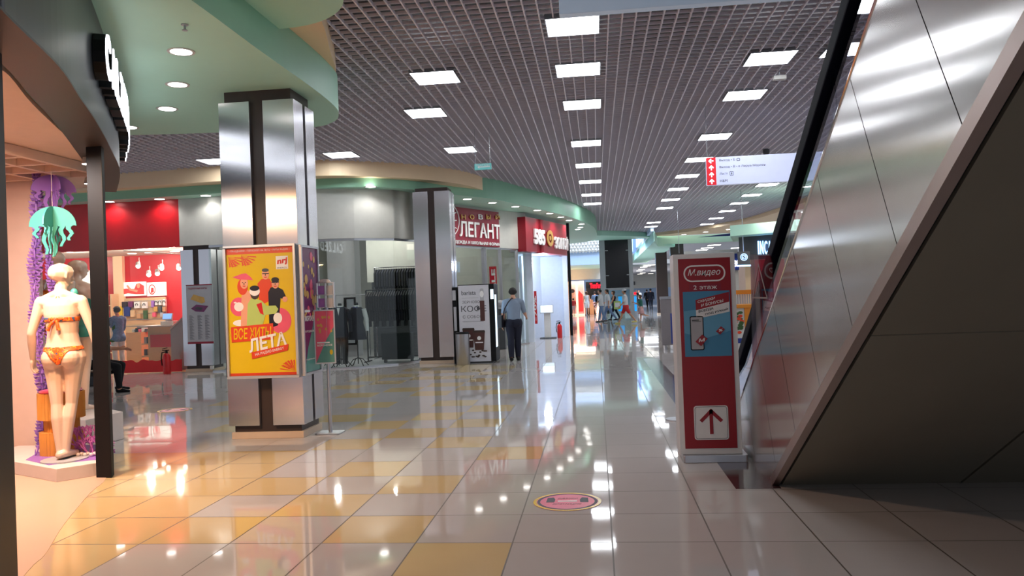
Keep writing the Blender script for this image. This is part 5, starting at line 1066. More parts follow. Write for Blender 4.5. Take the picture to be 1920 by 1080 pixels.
        ft = 'foot'+sd; pr += [(ft, A-up*.03-f*.035, .036, A-up*.035+f*.04, .036), (ft, A-up*.035+f*.04, .036, A-up*.048+f*.13, .027), (ft, A-up*.048+f*.13+V((s*.012, 0, 0)), .027, A-up*.05+f*.17, .021)]
        J[sd] = dict(S=S, E=E, W=Wr, K=K, knee=KN, ankle=A, foot=f)
        if female: el.append(('bust', T((s*.068, .085, 1.285)), .062, .055, .058))
        el.append(('hip', V((s*.075, -.062, .90)), .088, .085, .092))
    bm = bmesh.new()
    def cone(p0, r0, p1, r1, n=10):
        d = p1-p0
        if d.length < 1e-6: d = V((0, 0, 1e-4))
        m = MB(); dn = d.normalized(); pts = [p0-dn*r0*.94, p0-dn*r0*.7, p0, p1, p1+dn*r1*.7, p1+dn*r1*.94]; m.tube(pts, [r0*.34, r0*.71, r0, r1, r1*.71, r1*.34], n); return m
    parts = MB()
    for tg, p0, r0, p1, r1 in pr:
        m = cone(p0, r0, p1, r1); parts.add(m.v, m.f)
    for tg, c0, rx, ry, rz in el: parts.ball(c0, rx, ry, rz, 14)
    n = 22; vs = []
    for z, rx, ry in rings: vs += [T((rx*math.cos(2*math.pi*j/n)*(1 if abs(math.cos(2*math.pi*j/n)) < .9 else .985), ry*math.sin(2*math.pi*j/n), z)) for j in range(n)]
    k = len(rings); fs = [(i*n+j, i*n+(j+1) % n, (i+1)*n+(j+1) % n, (i+1)*n+j) for i in range(k-1) for j in range(n)]+[tuple(range(n))[::-1], tuple((k-1)*n+j for j in range(n))]
    parts.add(vs, fs)
    me = bpy.data.meshes.new('body'); me.from_pydata(parts.v, [], parts.f); o = bpy.data.objects.new('body', me); COL.objects.link(o)
    md = o.modifiers.new('r', 'REMESH'); md.mode = 'VOXEL'; md.voxel_size = vox; md.use_smooth_shade = True
    md = o.modifiers.new('s', 'SMOOTH'); md.factor = .5; md.iterations = 4 if vox > .01 else 3
    dg = bpy.context.evaluated_depsgraph_get(); m2 = bpy.data.meshes.new_from_object(o.evaluated_get(dg)); bpy.data.objects.remove(o)
    co = np.empty(len(m2.vertices)*3); m2.vertices.foreach_get('co', co); co = co.reshape(-1, 3)
    best = np.full(len(co), 9.); tg = np.array(['torso']*len(co), dtype='<U9')
    def upd(dist, name):
        k = dist < best; best[k] = dist[k]; tg[k] = name
    for name, p0, r0, p1, r1 in pr:
        a, b = np.array(p0), np.array(p1); ab = b-a; t = np.clip(((co-a)@ab)/max(ab@ab, 1e-9), 0, 1); upd(np.linalg.norm(co-a-t[:, None]*ab, axis=1)-(r0+(r1-r0)*t), name)
    for name, c0, rx, ry, rz in el: q = (co-np.array(c0))/np.array((rx, ry, rz)); upd((np.linalg.norm(q, axis=1)-1)*min(rx, ry, rz), name if name != 'bust' else 'torso')
    un = np.array([T((0, 0, 0))]); ca, sa = math.cos(-ln), math.sin(-ln)
    q = co-np.array(PV); q = np.stack([q[:, 0], q[:, 1]*ca+q[:, 2]*sa, -q[:, 1]*sa+q[:, 2]*ca], 1)+np.array(PV)   # un-leaned
    zr = np.array([r[0] for r in rings]); rx = np.interp(q[:, 2], zr, [r[1] for r in rings]); ry = np.interp(q[:, 2], zr, [r[2] for r in rings])
    e = (np.sqrt((q[:, 0]/rx)**2+(q[:, 1]/ry)**2)-1)*np.minimum(rx, ry); e[(q[:, 2] < .80) | (q[:, 2] > 1.47)] = 9; upd(e, 'torso')
    zmin = co[:, 2].min()
    return dict(me=m2, co=co, q=q, tag=tg, zmin=zmin, J=J, HC=HC, Hd=Hd, hy=ty)
def garment(fig, name, m, parent, keep, off=.012, sm=6, loose=0):
    """clothing that follows the body: the faces picked by keep(tag, q), pushed out along the normals, with a real thickness"""
    me = fig['me'].copy(); me.materials.clear(); bm = bmesh.new(); bm.from_mesh(me); bm.verts.ensure_lookup_table()
    ok = keep(fig['tag'], fig['q'], fig['co']); nv = [v.normal.copy() for v in bm.verts]
    for v, nn in zip(bm.verts, nv): v.co += nn*off
    bmesh.ops.delete(bm, geom=[f for f in bm.faces if not all(ok[v.index] for v in f.verts)], context='FACES')
    bmesh.ops.delete(bm, geom=[v for v in bm.verts if not v.link_faces], context='VERTS')
    for _ in range(sm):
        b = [v for v in bm.verts if any(len(e.link_faces) == 1 for e in v.link_edges)]; new = {}
        for v in b:
            nb = [e.other_vert(v) for e in v.link_edges if len(e.link_faces) == 1]
            if len(nb) == 2: new[v] = v.co*.5+(nb[0].co+nb[1].co)*.25
        for v, p in new.items(): v.co = p
        if loose: bmesh.ops.smooth_vert(bm, verts=[v for v in bm.verts if v not in new], factor=.5, use_axis_x=True, use_axis_y=True, use_axis_z=True)
    bm.to_mesh(me); bm.free(); me.name = name
    o = bpy.data.objects.new(name, me); COL.objects.link(o); me.materials.append(M[m])
    md = o.modifiers.new('t', 'SOLIDIFY'); md.thickness = max(.004, off*.8); md.offset = -1
    me.polygons.foreach_set('use_smooth', [True]*len(me.polygons)); o.parent = parent
    return o
def has(t, *names): return np.isin(t, names)
def skirt(fig, name, m, parent, z0, z1, r0, r1):
    mb = MB(); n = 28; mb.v = []; vs = []; rows = 6
    for i in range(rows+1):
        f = i/rows; r = r0+(r1-r0)*f; vs += [((r+.012*f*math.sin(6*2*math.pi*j/n))*math.cos(2*math.pi*j/n), .72*(r+.012*f*math.sin(6*2*math.pi*j/n))*math.sin(2*math.pi*j/n), z0+(z1-z0)*f) for j in range(n)]
    mb.add(vs, [(i*n+j, i*n+(j+1) % n, (i+1)*n+(j+1) % n, (i+1)*n+j) for i in range(rows) for j in range(n)]); o = mb.build(name, m, parent, smooth=True)
    md = o.modifiers.new('t', 'SOLIDIFY'); md.thickness = .008; return o
def person(label, x, y, face, height, fig, clothes, hair='hair_dark', skin='skin', long_hair=False, group=None, z=0, name='person', cat='person', bald=False):
    s = height/1.75; t = thing(name, label, cat, (x, y, z-fig['zmin']*s), R_(face), group); t.scale = (s, s, s)
    fig['me'].materials.clear(); fig['me'].materials.append(M[skin]); b = bpy.data.objects.new('body', fig['me']); COL.objects.link(b); b.parent = t
    fig['me'].polygons.foreach_set('use_smooth', [True]*len(fig['me'].polygons))
    hc = np.array(fig['HC']); cy_, sy_ = math.cos(fig['hy']), math.sin(fig['hy'])
    def hairk(tg, q, co):
        d = co-hc; fy = -d[:, 0]*sy_+d[:, 1]*cy_
        return has(tg, 'head', 'neck') & (((d[:, 2] > .045) & (fy < .085)) | ((fy < .0-.0) & (d[:, 2] > (-.13 if long_hair else -.06)) & (np.abs(d[:, 0]*cy_+d[:, 1]*sy_) < (.2))))
    if not bald: garment(fig, 'hair', hair, t, hairk, .016 if long_hair else .009)
    for nm, m, keep, off in clothes:
        if nm == 'shoes':
            for q_ in 'LR': garment(fig, 'shoe', m, t, (lambda tg, q, co, k_='foot'+q_: has(tg, k_)), off, 6)
            continue
        garment(fig, nm, m, t, keep, off, 6, 1 if off > .012 else 0)
    return t
SHIRT = lambda lo=.93, sleeve=True: (lambda tg, q, co: (has(tg, 'torso', 'shoulder') & (q[:, 2] > lo) & (q[:, 2] < 1.485)) | (has(tg, 'hip') & (q[:, 2] > lo)) | (has(tg, 'uparm') if sleeve else np.zeros(len(tg), bool)))
LONGSH = lambda tg, q, co: SHIRT()(tg, q, co) | has(tg, 'forearm')
TROUS = lambda tg, q, co: has(tg, 'thigh', 'shin', 'hip') & (q[:, 2] < 1.02) | (has(tg, 'torso') & (q[:, 2] < .99))
SHORTS = lambda tg, q, co: ((has(tg, 'hip') | (has(tg, 'torso') & (q[:, 2] < .99)) | has(tg, 'thigh')) & (q[:, 2] > .58) & (q[:, 2] < 1.0))
SHOES = lambda tg, q, co: has(tg, 'foot')
DRESS = lambda tg, q, co: (has(tg, 'torso', 'shoulder') & (q[:, 2] < 1.44)) | (has(tg, 'hip', 'thigh') & (q[:, 2] > .52))
SOCK = lambda tg, q, co: has(tg, 'foot')

# ---- swimwear mannequins
fg = figure(True, -2, armL=(-4, 16, 26), armR=(2, 17, 10), legL=(-2, 0, 3.5), legR=(3, 8, 6.5), yaw=-38, tilt=6, vox=.0075)
p = at(126, 862, 6.84)
t = person('white mannequin seen from behind in an orange patterned bikini', p.x, 6.84, 12, 1.83, fg, [
    ('bikini_top', 'bikini', lambda tg, q, co: has(tg, 'torso') & (((q[:, 2] > 1.225) & (q[:, 2] < 1.268)) | ((q[:, 1] > .03) & (q[:, 2] > 1.22) & (q[:, 2] < 1.33))), .006),
    ('bikini_bottom', 'bikini', lambda tg, q, co: has(tg, 'torso', 'hip', 'thigh') & (q[:, 2] < 1.005) & (q[:, 2] > .845) & (np.abs(q[:, 0]) < np.clip((q[:, 2]-.80)*1.0+.02, .02, 1)) & ((q[:, 2] > .965) | (np.abs(q[:, 0]) < .012+np.clip(q[:, 2]-.80, 0, 1)**1.6*1.55)), .006)], skin='mannequin', z=.135, name='mannequin', cat='mannequin', bald=True)
mb = MB(); mb.lathe([(.0, .0), (.19, .0), (.19, .010), (.0, .012)], (0, 0, 0), 40); o = mb.build('base_disc', 'grey_light', t, smooth=True); o.location = (-.02, 0, fg['zmin']-.012); o.scale = (1, 1, 1)
mb = MB()
for s in (-1, 1): mb.ball((s*.03, -.115, 1.25), .03, .014, .018); mb.tube([(0, -.12, 1.247), (s*.03-.02, -.128, 1.20), (s*.045-.03, -.122, 1.15)], [.012, .014, .017], 8)
mb.ball((0, -.122, 1.248), .014); 
mb.build('tie_bow', 'bikini', t, smooth=True)
mb = MB(); mb.tube([(.062*math.cos(R_(a)), -.008+.066*math.sin(R_(a)), 1.475+.01*math.sin(R_(a))) for a in range(0, 360, 20)], .005, 6, closed=True); mb.tube([(0, -.072, 1.465), (-.015, -.085, 1.43)], .005, 6); mb.tube([(0, -.072, 1.465), (.018, -.085, 1.42)], .005, 6); mb.build('neck_tie', 'bikini', t, smooth=True)
mb = MB(); mb.ball((.10, .01, 1.47), .035, .03, .05); mb.build('pendant', 'teal', t, smooth=True)
fg = figure(True, 0, armL=(10, 14, 20), armR=(-8, 12, 30), legL=(4, 5, 3), legR=(-3, 0, 2), yaw=20, vox=.011)
p = at(118, 690, 8.3); person('white mannequin with a bare shoulder, half hidden behind the teal jellyfish', p.x-.03, 8.3, 165, 1.88, fg, [('swimsuit', 'bikini', lambda tg, q, co: has(tg, 'torso', 'hip') & (q[:, 2] < 1.33) & (q[:, 2] > .85), .006)], skin='mannequin', z=.33, name='mannequin', cat='mannequin', bald=True)
fg = figure(True, 0, armL=(6, 12, 20), armR=(6, 12, 30), legL=(4, 5, 3), legR=(-3, 0, 2), yaw=-50, vox=.011)
p = at(150, 690, 8.7); person('white mannequin whose face looks out right behind the bikini mannequin', p.x, 8.7, 10, 1.80, fg, [('swimsuit', 'teal', lambda tg, q, co: has(tg, 'torso', 'hip') & (q[:, 2] < 1.30) & (q[:, 2] > .85), .006)], skin='mannequin', z=.33, name='mannequin', cat='mannequin', bald=True)
mb = MB(); mb.slab([(-6.9, 8.0), (-5.6, 8.0), (-5.55, 8.6), (-6.2, 9.1), (-7.2, 9.1)], .003, .318); tag(mb.build('display_platform', 'podium', None, bevel=.004), 'low white platform carrying the two rear mannequins', 'platform')

# ---- man walking to the shops
fg = figure(False, 1, armL=(-6, 10, 8), armR=(12, 14, 55), legL=(-8, 3, 1), legR=(7, 4, 1), vox=.0105)
p = atz(966, 676, 0)
t = person('man in a grey shirt and dark trousers walking away by the coffee machine', p.x, p.y, 4, 1.70, fg, [('shirt', 'shirt_grey', SHIRT(.88), .014), ('trousers', 'trouser_navy', TROUS, .03), ('shoes', 'black', SHOES, .010)])
bg = thing('shoulder_bag', 'black shoulder bag hanging at the left side of the man in grey', 'bag', (p.x, p.y, 0), R_(4)); bg.scale = t.scale; k = 0
mb = MB(); mb.prism(rrect(-.13, .13, -.15, .15, .04), (-.235, -.06, .95), (.35, .94, 0), Z, (-.09, .03, 0)); mb.build('body', 'leather', bg, smooth=True)
mb = MB(); mb.tube([(-.245, -.10, 1.08), (-.20, -.165, 1.25), (-.11, -.155, 1.40), (-.02, -.10, 1.50), (.02, .0, 1.48), (-.05, .14, 1.36), (-.16, .165, 1.2), (-.245, .04, 1.08)], .014, 6); mb.build('strap', 'leather', bg, smooth=True)

# ---- seated person and woman at the red shop
fg = figure(False, 4, armL=(35, 8, 50), armR=(38, 10, 55), legL=(82, 92, -4), legR=(80, 76, -6), vox=.014)
p = atz(222, 738, 0)
t = person('person in black sitting behind the dark post with knees towards the aisle', -9.25, 13.55, -72, 1.72, fg, [('shirt', 'cloth_white', SHIRT(.88), .014), ('trousers', 'black_cloth', TROUS, .02), ('shoes', 'black', SHOES, .008)])
bb = thing('bench', 'dark bench behind the dark post, carrying the seated person', 'bench', (-9.5, 13.6, 0)); mb = MB(); mb.box(-10.6, -9.02, 13.25, 13.85, .33, .40); mb.build('seat', 'black', bb, world=True, bevel=.01)
for xx in (-10.5, -9.35):
    for yy in (13.32, 13.74): mb = MB(); mb.box(xx, xx+.05, yy, yy+.05, 0, .33); mb.build('leg', 'black', bb, world=True)
fg = figure(True, 0, armL=(10, 10, 30), armR=(20, 8, 45), legL=(2, 2, 1), legR=(-2, 0, 1), vox=.014)
p = at(219, 640, 18.2); person('woman in a blue patterned shirt standing at the phone shop counter', p.x, 18.25, 60, 1.62, fg, [('shirt', 'shirt_pattern', lambda tg, q, co: SHIRT(.80)(tg, q, co) | (has(tg, 'forearm') & (q[:, 2] > 1.05)), .02), ('trousers', 'cloth_white', TROUS, .014), ('shoes', 'black', SHOES, .006)])
pl = at(178, 640, 15.0); pt = thing('potted_plant', 'dark bushy plant seen between the mannequin and the dark post', 'plant', (pl.x, 15.0, 0)); mb = MB(); mb.lathe([(.16, 0), (.2, .02), (.24, .45), (.22, .46), (.2, .40)], (0, 0, 0), 20); mb.build('pot', 'grey_dark', pt, smooth=True)
rr = random.Random(8); mb = MB()
for i in range(150):
    a, e, r = rr.random()*6.28, rr.random()*1.5, .15+.3*rr.random(); q = V((math.cos(a)*math.cos(e)*r, math.sin(a)*math.cos(e)*r, .85+math.sin(e)*r*1.6)); d = V((rr.uniform(-1, 1), rr.uniform(-1, 1), rr.uniform(-.6, .8))).normalized(); s_ = d.orthogonal().normalized()
    mb.add([q, q+d*.06+s_*.03, q+d*.13, q+d*.06-s_*.03], [(0, 1, 2, 3)])
mb.tube([(0, 0, .4), (0, 0, 1.1)], .015, 6); mb.build('foliage', 'foliage', pt)

# ---- people far down the aisle
def walker(label, px, py, face, hgt, clothes, female=False, armL=(15, 8, 20), armR=(-15, 8, 20), legL=(-18, 8, 0), legR=(20, 6, 0), hair='hair_dark', long_hair=False, lean=2, yaw=0, bald=False):
    p = atz(px, py, 0); fg = figure(female, lean, armL, armR, legL, legR, yaw, vox=.017, hands=True); return person(label, p.x, p.y, face, hgt, fg, clothes, hair, 'skin', long_hair, bald=bald), p, fg
TEE, JEANS, SHO = ('shirt', 'cloth_white', SHIRT(.86), .018), ('trousers', 'jeans', TROUS, .016), ('shoes', 'black', SHOES, .008)
walker('person with a backpack in a pale top and jeans walking in the far aisle', 1128, 604, 75, 1.70, [TEE, JEANS, SHO], armR=(10, 8, 60), legL=(-14, 10, 0), legR=(14, 4, 0))
p = atz(1128, 604, 0); bp = thing('backpack', 'dark backpack on the person in the pale top and jeans', 'backpack', (p.x-.20, p.y-.05, 1.05)); mb = MB(); mb.ball((0, 0, .12), .09, .13, .2); mb.build('bag', 'navy_cloth', bp, smooth=True)
walker('man in a white shirt and jeans mid-stride in front of the black lift shaft', 1141, 603, 80, 1.74, [TEE, JEANS, SHO], legL=(-26, 12, 0), legR=(24, 4, 0), armL=(-20, 8, 20), armR=(16, 8, 40))
walker('woman in dark clothes walking just behind the man in jeans', 1153, 600, 80, 1.62, [('dress', 'navy_cloth', DRESS, .02), ('trousers', 'navy_cloth', TROUS, .012), SHO], True, long_hair=True, hair='hair_brown')
p = atz(1155, 602, 0); sb = thing('shopping_bag', 'white and green shopping bag carried by the woman in dark clothes', 'bag', (p.x+.1, p.y-.1, .62)); mb = MB(); mb.box(-.18, .18, -.05, .05, 0, .42); mb.build('bag', 'pale_green', sb, bevel=.01); mb = MB(); mb.box(-.12, .12, -.053, .053, .1, .34); mb.build('white_panel', 'white_ink', sb); mb = MB(); mb.tube([(-.08, 0, .42), (-.07, 0, .54), (.07, 0, .54), (.08, 0, .42)], .008, 5); mb.build('handle', 'white_ink', sb)
t, p, fg = walker('man in a white cap, white t-shirt and red shorts striding left', 1174, 607, 82, 1.72, [TEE, ('shorts', 'cloth_red', SHORTS, .022), ('shoes', 'yellow_cloth', SHOES, .012)], legL=(-30, 8, 0), legR=(26, 2, 0), armL=(10, 8, 30), armR=(-8, 8, 15))
mb = MB(); h = fg['HC']; mb.ball(h+V((0, -.01, .055)), .102, .108, .075, 14); mb.prism(circ(0, 0, .075, .075, 12, 0, 180), h+V((0, .06, .05)), X_, Y_, (0, 0, .012)); mb.build('cap', 'cloth_white', t, smooth=True)
t, p, fg = walker('girl in a pink patterned skirt and teal top, one foot kicked back', 1203, 604, 78, 1.34, [('top', 'dress_teal', SHIRT(.95), .014), ('shoes', 'cloth_white', SHOES, .01)], True, legL=(-8, 70, 0), legR=(6, 4, 0), armL=(40, 10, 70), armR=(30, 10, 60), hair='hair_brown', long_hair=True)
skirt(fg, 'skirt', 'dress_pink', t, 1.0, .52, .17, .27)
walker('woman in a long white dress walking away toward the lit red sign', 1101, 591, 0, 1.66, [('dress', 'cloth_white', DRESS, .035), SHO], True, legL=(-8, 4, 0), legR=(8, 3, 0), hair='hair_brown', long_hair=True)
walker('child in a red t-shirt and pale shorts at the left end of the far group', 1076, 592, 5, 1.22, [('shirt', 'cloth_red', SHIRT(.88), .016), ('shorts', 'dress_pink', SHORTS, .02), SHO], legL=(-10, 5, 0), legR=(10, 4, 0))
walker('adult in a pale blue top behind the child in red', 1072, 588, 10, 1.66, [('shirt', 'cloth_blue', SHIRT(.88), .016), ('trousers', 'cloth_white', TROUS, .014), SHO])
walker('person in a grey tee with a dark bag behind the couple in jeans', 1117, 590, 20, 1.66, [('shirt', 'cloth_blue', SHIRT(.9), .016), ('shorts', 'dress_pink', SHORTS, .02), SHO])
walker('person in an orange top near the lit red sign', 1109, 586, 180, 1.62, [('shirt', 'orange', SHIRT(.9), .016), ('trousers', 'black_cloth', TROUS, .014), SHO], True, long_hair=True)
walker('person in a dark jacket walking away at the right of the far corridor', 1221, 581, 0, 1.74, [('jacket', 'navy_cloth', LONGSH, .025), ('trousers', 'trouser_navy', TROUS, .016), SHO])
walker('dark dressed person left of the one in the dark jacket, far corridor', 1214, 577, 10, 1.70, [('jacket', 'black_cloth', LONGSH, .02), ('trousers', 'black_cloth', TROUS, .014), SHO])
walker('person in white among the farthest shoppers in the corridor', 1199, 575, 170, 1.66, [TEE, ('trousers', 'black_cloth', TROUS, .014), SHO])
walker('person in black at the left edge of the farthest shoppers', 1194, 576, 190, 1.70, [('shirt', 'black_cloth', SHIRT(.9), .016), ('trousers', 'navy_cloth', TROUS, .014), SHO])
# ================================================================ atrium and far corridor
mb = MB(); mb.box(-9, .5, 48, 48.5, 3.26, 5.4); mb.build('wall_balcony', 'atrium_blue', kind='structure')
a, b = at(1066, 452, 47.9), at(1127, 471, 47.9)
t = thing('diamond_panel', 'white quilted diamond pattern band on the balcony front', 'wall panel', ((a.x+b.x)/2, 47.9, b.z)); mb = MB(); mb.box(-4, b.x, 47.9, 47.99, b.z, a.z); nx = 22; w_ = (b.x+4)/nx; hh = (a.z-b.z)/4
for i in range(nx):
    for j in range(4):
        cx, cz = -4+w_*(i+.5*(1+j % 2)), b.z+hh*(j+.5)
        if cx+w_/2 > b.x: continue
        mb.add([(cx-w_/2, 47.9, cz), (cx, 47.9, cz-hh), (cx+w_/2, 47.9, cz), (cx, 47.9, cz+hh), (cx, 47.82, cz)], [(0, 1, 4), (1, 2, 4), (2, 3, 4), (3, 0, 4)])
mb.build('panel', 'white_paint', t, world=True)
mb = MB(); mb.box(-9, .45, 48.5, 60, 3.26, 3.4); mb.build('ceiling', 'soffit_green', kind='structure')
mb = MB(); mb.box(-9, 14, 103, 103.3, 0, 5); mb.box(-9, 2.6, 60, 60.3, 3.42, 12); mb.build('wall_far', 'atrium_blue', kind='structure')
# red shop front in the atrium with pictures
mb = MB(); mb.box(-6, 2.2, 56.5, 56.7, 2.5, 3.3); mb.build('wall_far_shops', 'wall_white', kind='structure')
a, b = at(1062, 528, 55), at(1097, 592, 55); t = thing('lit_shop_window', 'warm lit shop window with two portrait posters at the far left', 'shop window', ((a.x+b.x)/2, 55, 0)); mb = MB(); mb.box(a.x-1.6, b.x, 55, 55.3, 0, a.z); mb.build('surround', 'frame_lit', t, world=True)
a, b = at(1066, 533, 54.95), at(1081, 588, 54.95); mb = MB(); mb.box(a.x, b.x, 54.94, 55, b.z, a.z); mb.build('poster', 'pic_lit', t, world=True); mb = MB(); cx = (a.x+b.x)/2; mb.prism(circ(cx, a.z-.62, .16, .22), (0, 54.935, 0), X_, Z, (0, -.01, 0)); mb.prism([(cx-.25, a.z-1.5), (cx-.2, a.z-.95), (cx, a.z-.8), (cx+.2, a.z-.95), (cx+.25, a.z-1.5)], (0, 54.935, 0), X_, Z, (0, -.01, 0)); mb.prism(circ(cx, a.z-.48, .18, .14), (0, 54.92, 0), X_, Z, (0, -.01, 0), 1); mb.build('portrait', ['skin_ink', 'brown_dark'], t, world=True)
a, b = at(1083, 533, 54.95), at(1096, 588, 54.95); mb = MB(); mb.box(a.x, b.x, 54.94, 55, b.z, a.z); mb.build('poster', 'pic_lit', t, world=True)
a, b = at(1084, 549, 54.9), at(1094, 584, 54.9); mb = MB(); mb.box(a.x, b.x, 54.9, 54.93, b.z, a.z-.15); mb.prism([(a.x, a.z-.15), (b.x, a.z-.15), ((a.x+b.x)/2-.1, a.z+.15)], (0, 54.9, 0), X_, Z, (0, .03, 0)); mb.build('red_banner', 'pic_red', t, world=True)
a, b = at(1098, 529, 55), at(1133, 590, 55); t = thing('dark_shop_front', 'dark shop front under a glowing red sign in the atrium', 'shop front', ((a.x+b.x)/2, 55.2, 0)); mb = MB(); mb.box(a.x, b.x+.4, 55.0, 55.2, at(1100, 541, 55).z, a.z); mb.box(a.x, b.x+.4, 56.3, 56.4, 0, a.z); mb.build('front', 'black', t, world=True)
a, b = at(1106, 531, 54.9), at(1129, 540, 54.9); mb = MB(); text(mb, 'TomFarr', (a.x, 54.95, b.z), X_, Z, b.x-a.x, a.z-b.z, .05, .05); mb.build('red_letters', 'neon_red', t, world=True)
a, b = at(1103, 543, 55.9), at(1128, 590, 55.9)
for i, (dx, z0_, z1_, m) in enumerate(((.05, 0, 1.1, 'wood'), (.45, 0, 1.3, 'frame_lit'), (.85, .0, .9, 'stool'))): mb = MB(); mb.box(a.x+dx, a.x+dx+.3, 55.7, 56.0, z0_, z1_); tag(mb.build('display_case', m, None, bevel=.02), ['brown display case at the left inside the dark shop front', 'glowing pale display case inside the dark shop front', 'orange display case at the right inside the dark shop front'][i], 'display case')
# lift shaft: black clad between pale posts
a, b = at(1124, 443, 43), at(1187, 600, 43)
t = thing('lift_shaft', 'tall black glass lift shaft between pale posts in the atrium', 'lift shaft', ((a.x+b.x)/2, 43.6, 0)); x0, x1 = at(1135, 500, 43).x, at(1179, 500, 43).x
z1 = at(1150, 540, 43).z
mb = MB(); mb.box(x0, x1, 43, 44.6, z1, 6.5); mb.build('cladding', 'black_gloss', t, world=True)
for xa, xb in ((x0-.3, x0), (x1, x1+.22)): mb = MB(); mb.box(xa, xb, 42.95, 43.2, 0, 6.5); mb.build('post', 'grey_light', t, world=True)
for px, py in ((1137, 470), (1176, 469), (1139, 517), (1178, 515)): p = at(px, py, 42.98); mb = MB(); mb.box(p.x-.08, p.x+.08, 42.97, 43.0, p.z-.02, p.z+.02); mb.build('bracket', 'grey_light', t, world=True)
mb = MB(); mb.box(x0, x1, 43.0, 43.1, z1-.12, z1); mb.build('lintel', 'grey_light', t, world=True); mb = MB(); mb.box(x0, x1, 43.05, 43.07, 0, z1-.12); mb.build('glass_front', 'glass_green', t, world=True)
for px0, px1, lab in ((1159, 1170, 'bright blue screen left of the striding man in red shorts'), (1185, 1194, 'bright blue screen right of the lift post')):
    a, b = at(px0, 556, 44.8), at(px1, 583, 44.8); t = thing('advert_screen', lab, 'screen', ((a.x+b.x)/2, 44.8, 0)); mb = MB(); mb.box(a.x-.05, b.x+.05, 44.82, 45.0, 0, a.z+.1); mb.build('case', 'grey_light', t, world=True); mb = MB(); mb.box(a.x, b.x, 44.8, 44.82, b.z, a.z); mb.build('screen', 'screen_cyan', t, world=True)
# balcony on the right of the atrium, seen obliquely
p0, p1 = V((2.86, 37.5, 0)), V((2.55, 66, 0))
t = thing('balcony', 'white upper balcony front with blue banners running into the distance', 'balcony', (2.7, 50, 3.95)); mb = MB(); mb.prism([(38.6, 4.41), (59.9, 4.41), (59.9, 6.2), (38.6, 6.2)], (2.90, 0, 0), (0, 1, 0), Z, (-.15, 0, 0)); mb.build('parapet', 'atrium_blue', t, world=True)
for ya, yb, m in ((52.5, 56.5, 'royal'), (43.5, 46.0, 'grey_light')): mb = MB(); mb.box(2.735, 2.748, ya, yb, 4.2, 5.3); mb.build('banner', m, t, world=True)
mb = MB(); mb.box(2.6, 14, 66.1, 103, 3.6, 3.75); mb.build('ceiling', 'grey_light', kind='structure')
for i, (px, py) in enumerate(((1222, 497), (1213, 499), (1207, 501), (1203, 505), (1199, 508), (1205, 512), (1200, 514), (1226, 508), (1220, 513), (1215, 518))):
    q = atz(px, py, 3.59); t = thing('ceiling_light', f'small far ceiling light in the corridor right of the lift, {"first" if not i else NTH[i]} from the top', 'ceiling light', (q.x, q.y, 3.6), 0, 'far corridor ceiling lights'); mb = MB(); mb.box(-.3, .3, -.3, .3, -.012, .02); mb.build('diffuser', 'down_dim', t)
mb = MB(); mb.box(2.6, 10, 98, 98.2, 1.9, 3.6); mb.build('wall_far_shops', 'wall_white', kind='structure')
a, b = at(1184, 528, 97.9), at(1191, 534, 97.9); mb = MB(); mb.box(a.x, b.x, 97.85, 98.0, b.z, a.z); tag(mb.build('wall_screen', 'grey_dark'), 'small dark screen on the white band at the end of the corridor', 'screen')
a, b = at(1187, 548, 66), at(1193, 553, 66); t = thing('lit_sign', 'small orange lit sign above the shoppers in the far corridor', 'sign', ((a.x+b.x)/2, 66, 0)); mb = MB(); mb.box(a.x, b.x, 66, 66.1, b.z, a.z); mb.build('panel', 'neon_red', t, world=True); mb = MB(); mb.tube([((a.x+b.x)/2, 66.05, 0), ((a.x+b.x)/2, 66.05, b.z)], .04, 6); mb.build('pole', 'grey_dark', t, world=True)
# dark square columns behind the totem
for x0_, x1_, yy, zt, lab, pxy in ((1230, 1251, 50, 4.2, 'dark square column left of the red totem', None), (1258, 1283, 44.5, 4.2, 'dark square column rising behind the red totem', None)):
    a, b = at(x0_, 500, yy), at(x1_, 500, yy); zt = 4.1; t = thing('column', lab, 'column', ((a.x+b.x)/2, yy+.2, 0), kind='structure'); mb = MB(); mb.box(a.x, b.x, yy, yy+.45, 0, zt); mb.build('core', 'brown_dark', t, world=True, bevel=.01); mb = MB(); mb.box(a.x-.02, b.x+.02, yy-.02, yy+.47, 0, .1); mb.build('plinth', 'plinth', t, world=True)
for i, (px, py) in enumerate(((1354, 453), (1339, 460), (1326, 465), (1316, 469), (1382, 465))):
    q = atz(px, py, 4.09); t = thing('ceiling_light', f'far ceiling light just above the red totem, {["largest", "second largest", "third largest", "smallest", "rightmost"][i]}', 'ceiling light', (q.x, q.y, 4.1), 0, 'ceiling lights beyond the totem'); mb = MB(); mb.box(-.35, .35, -.3, .3, -.012, .02); mb.build('diffuser', 'down', t)
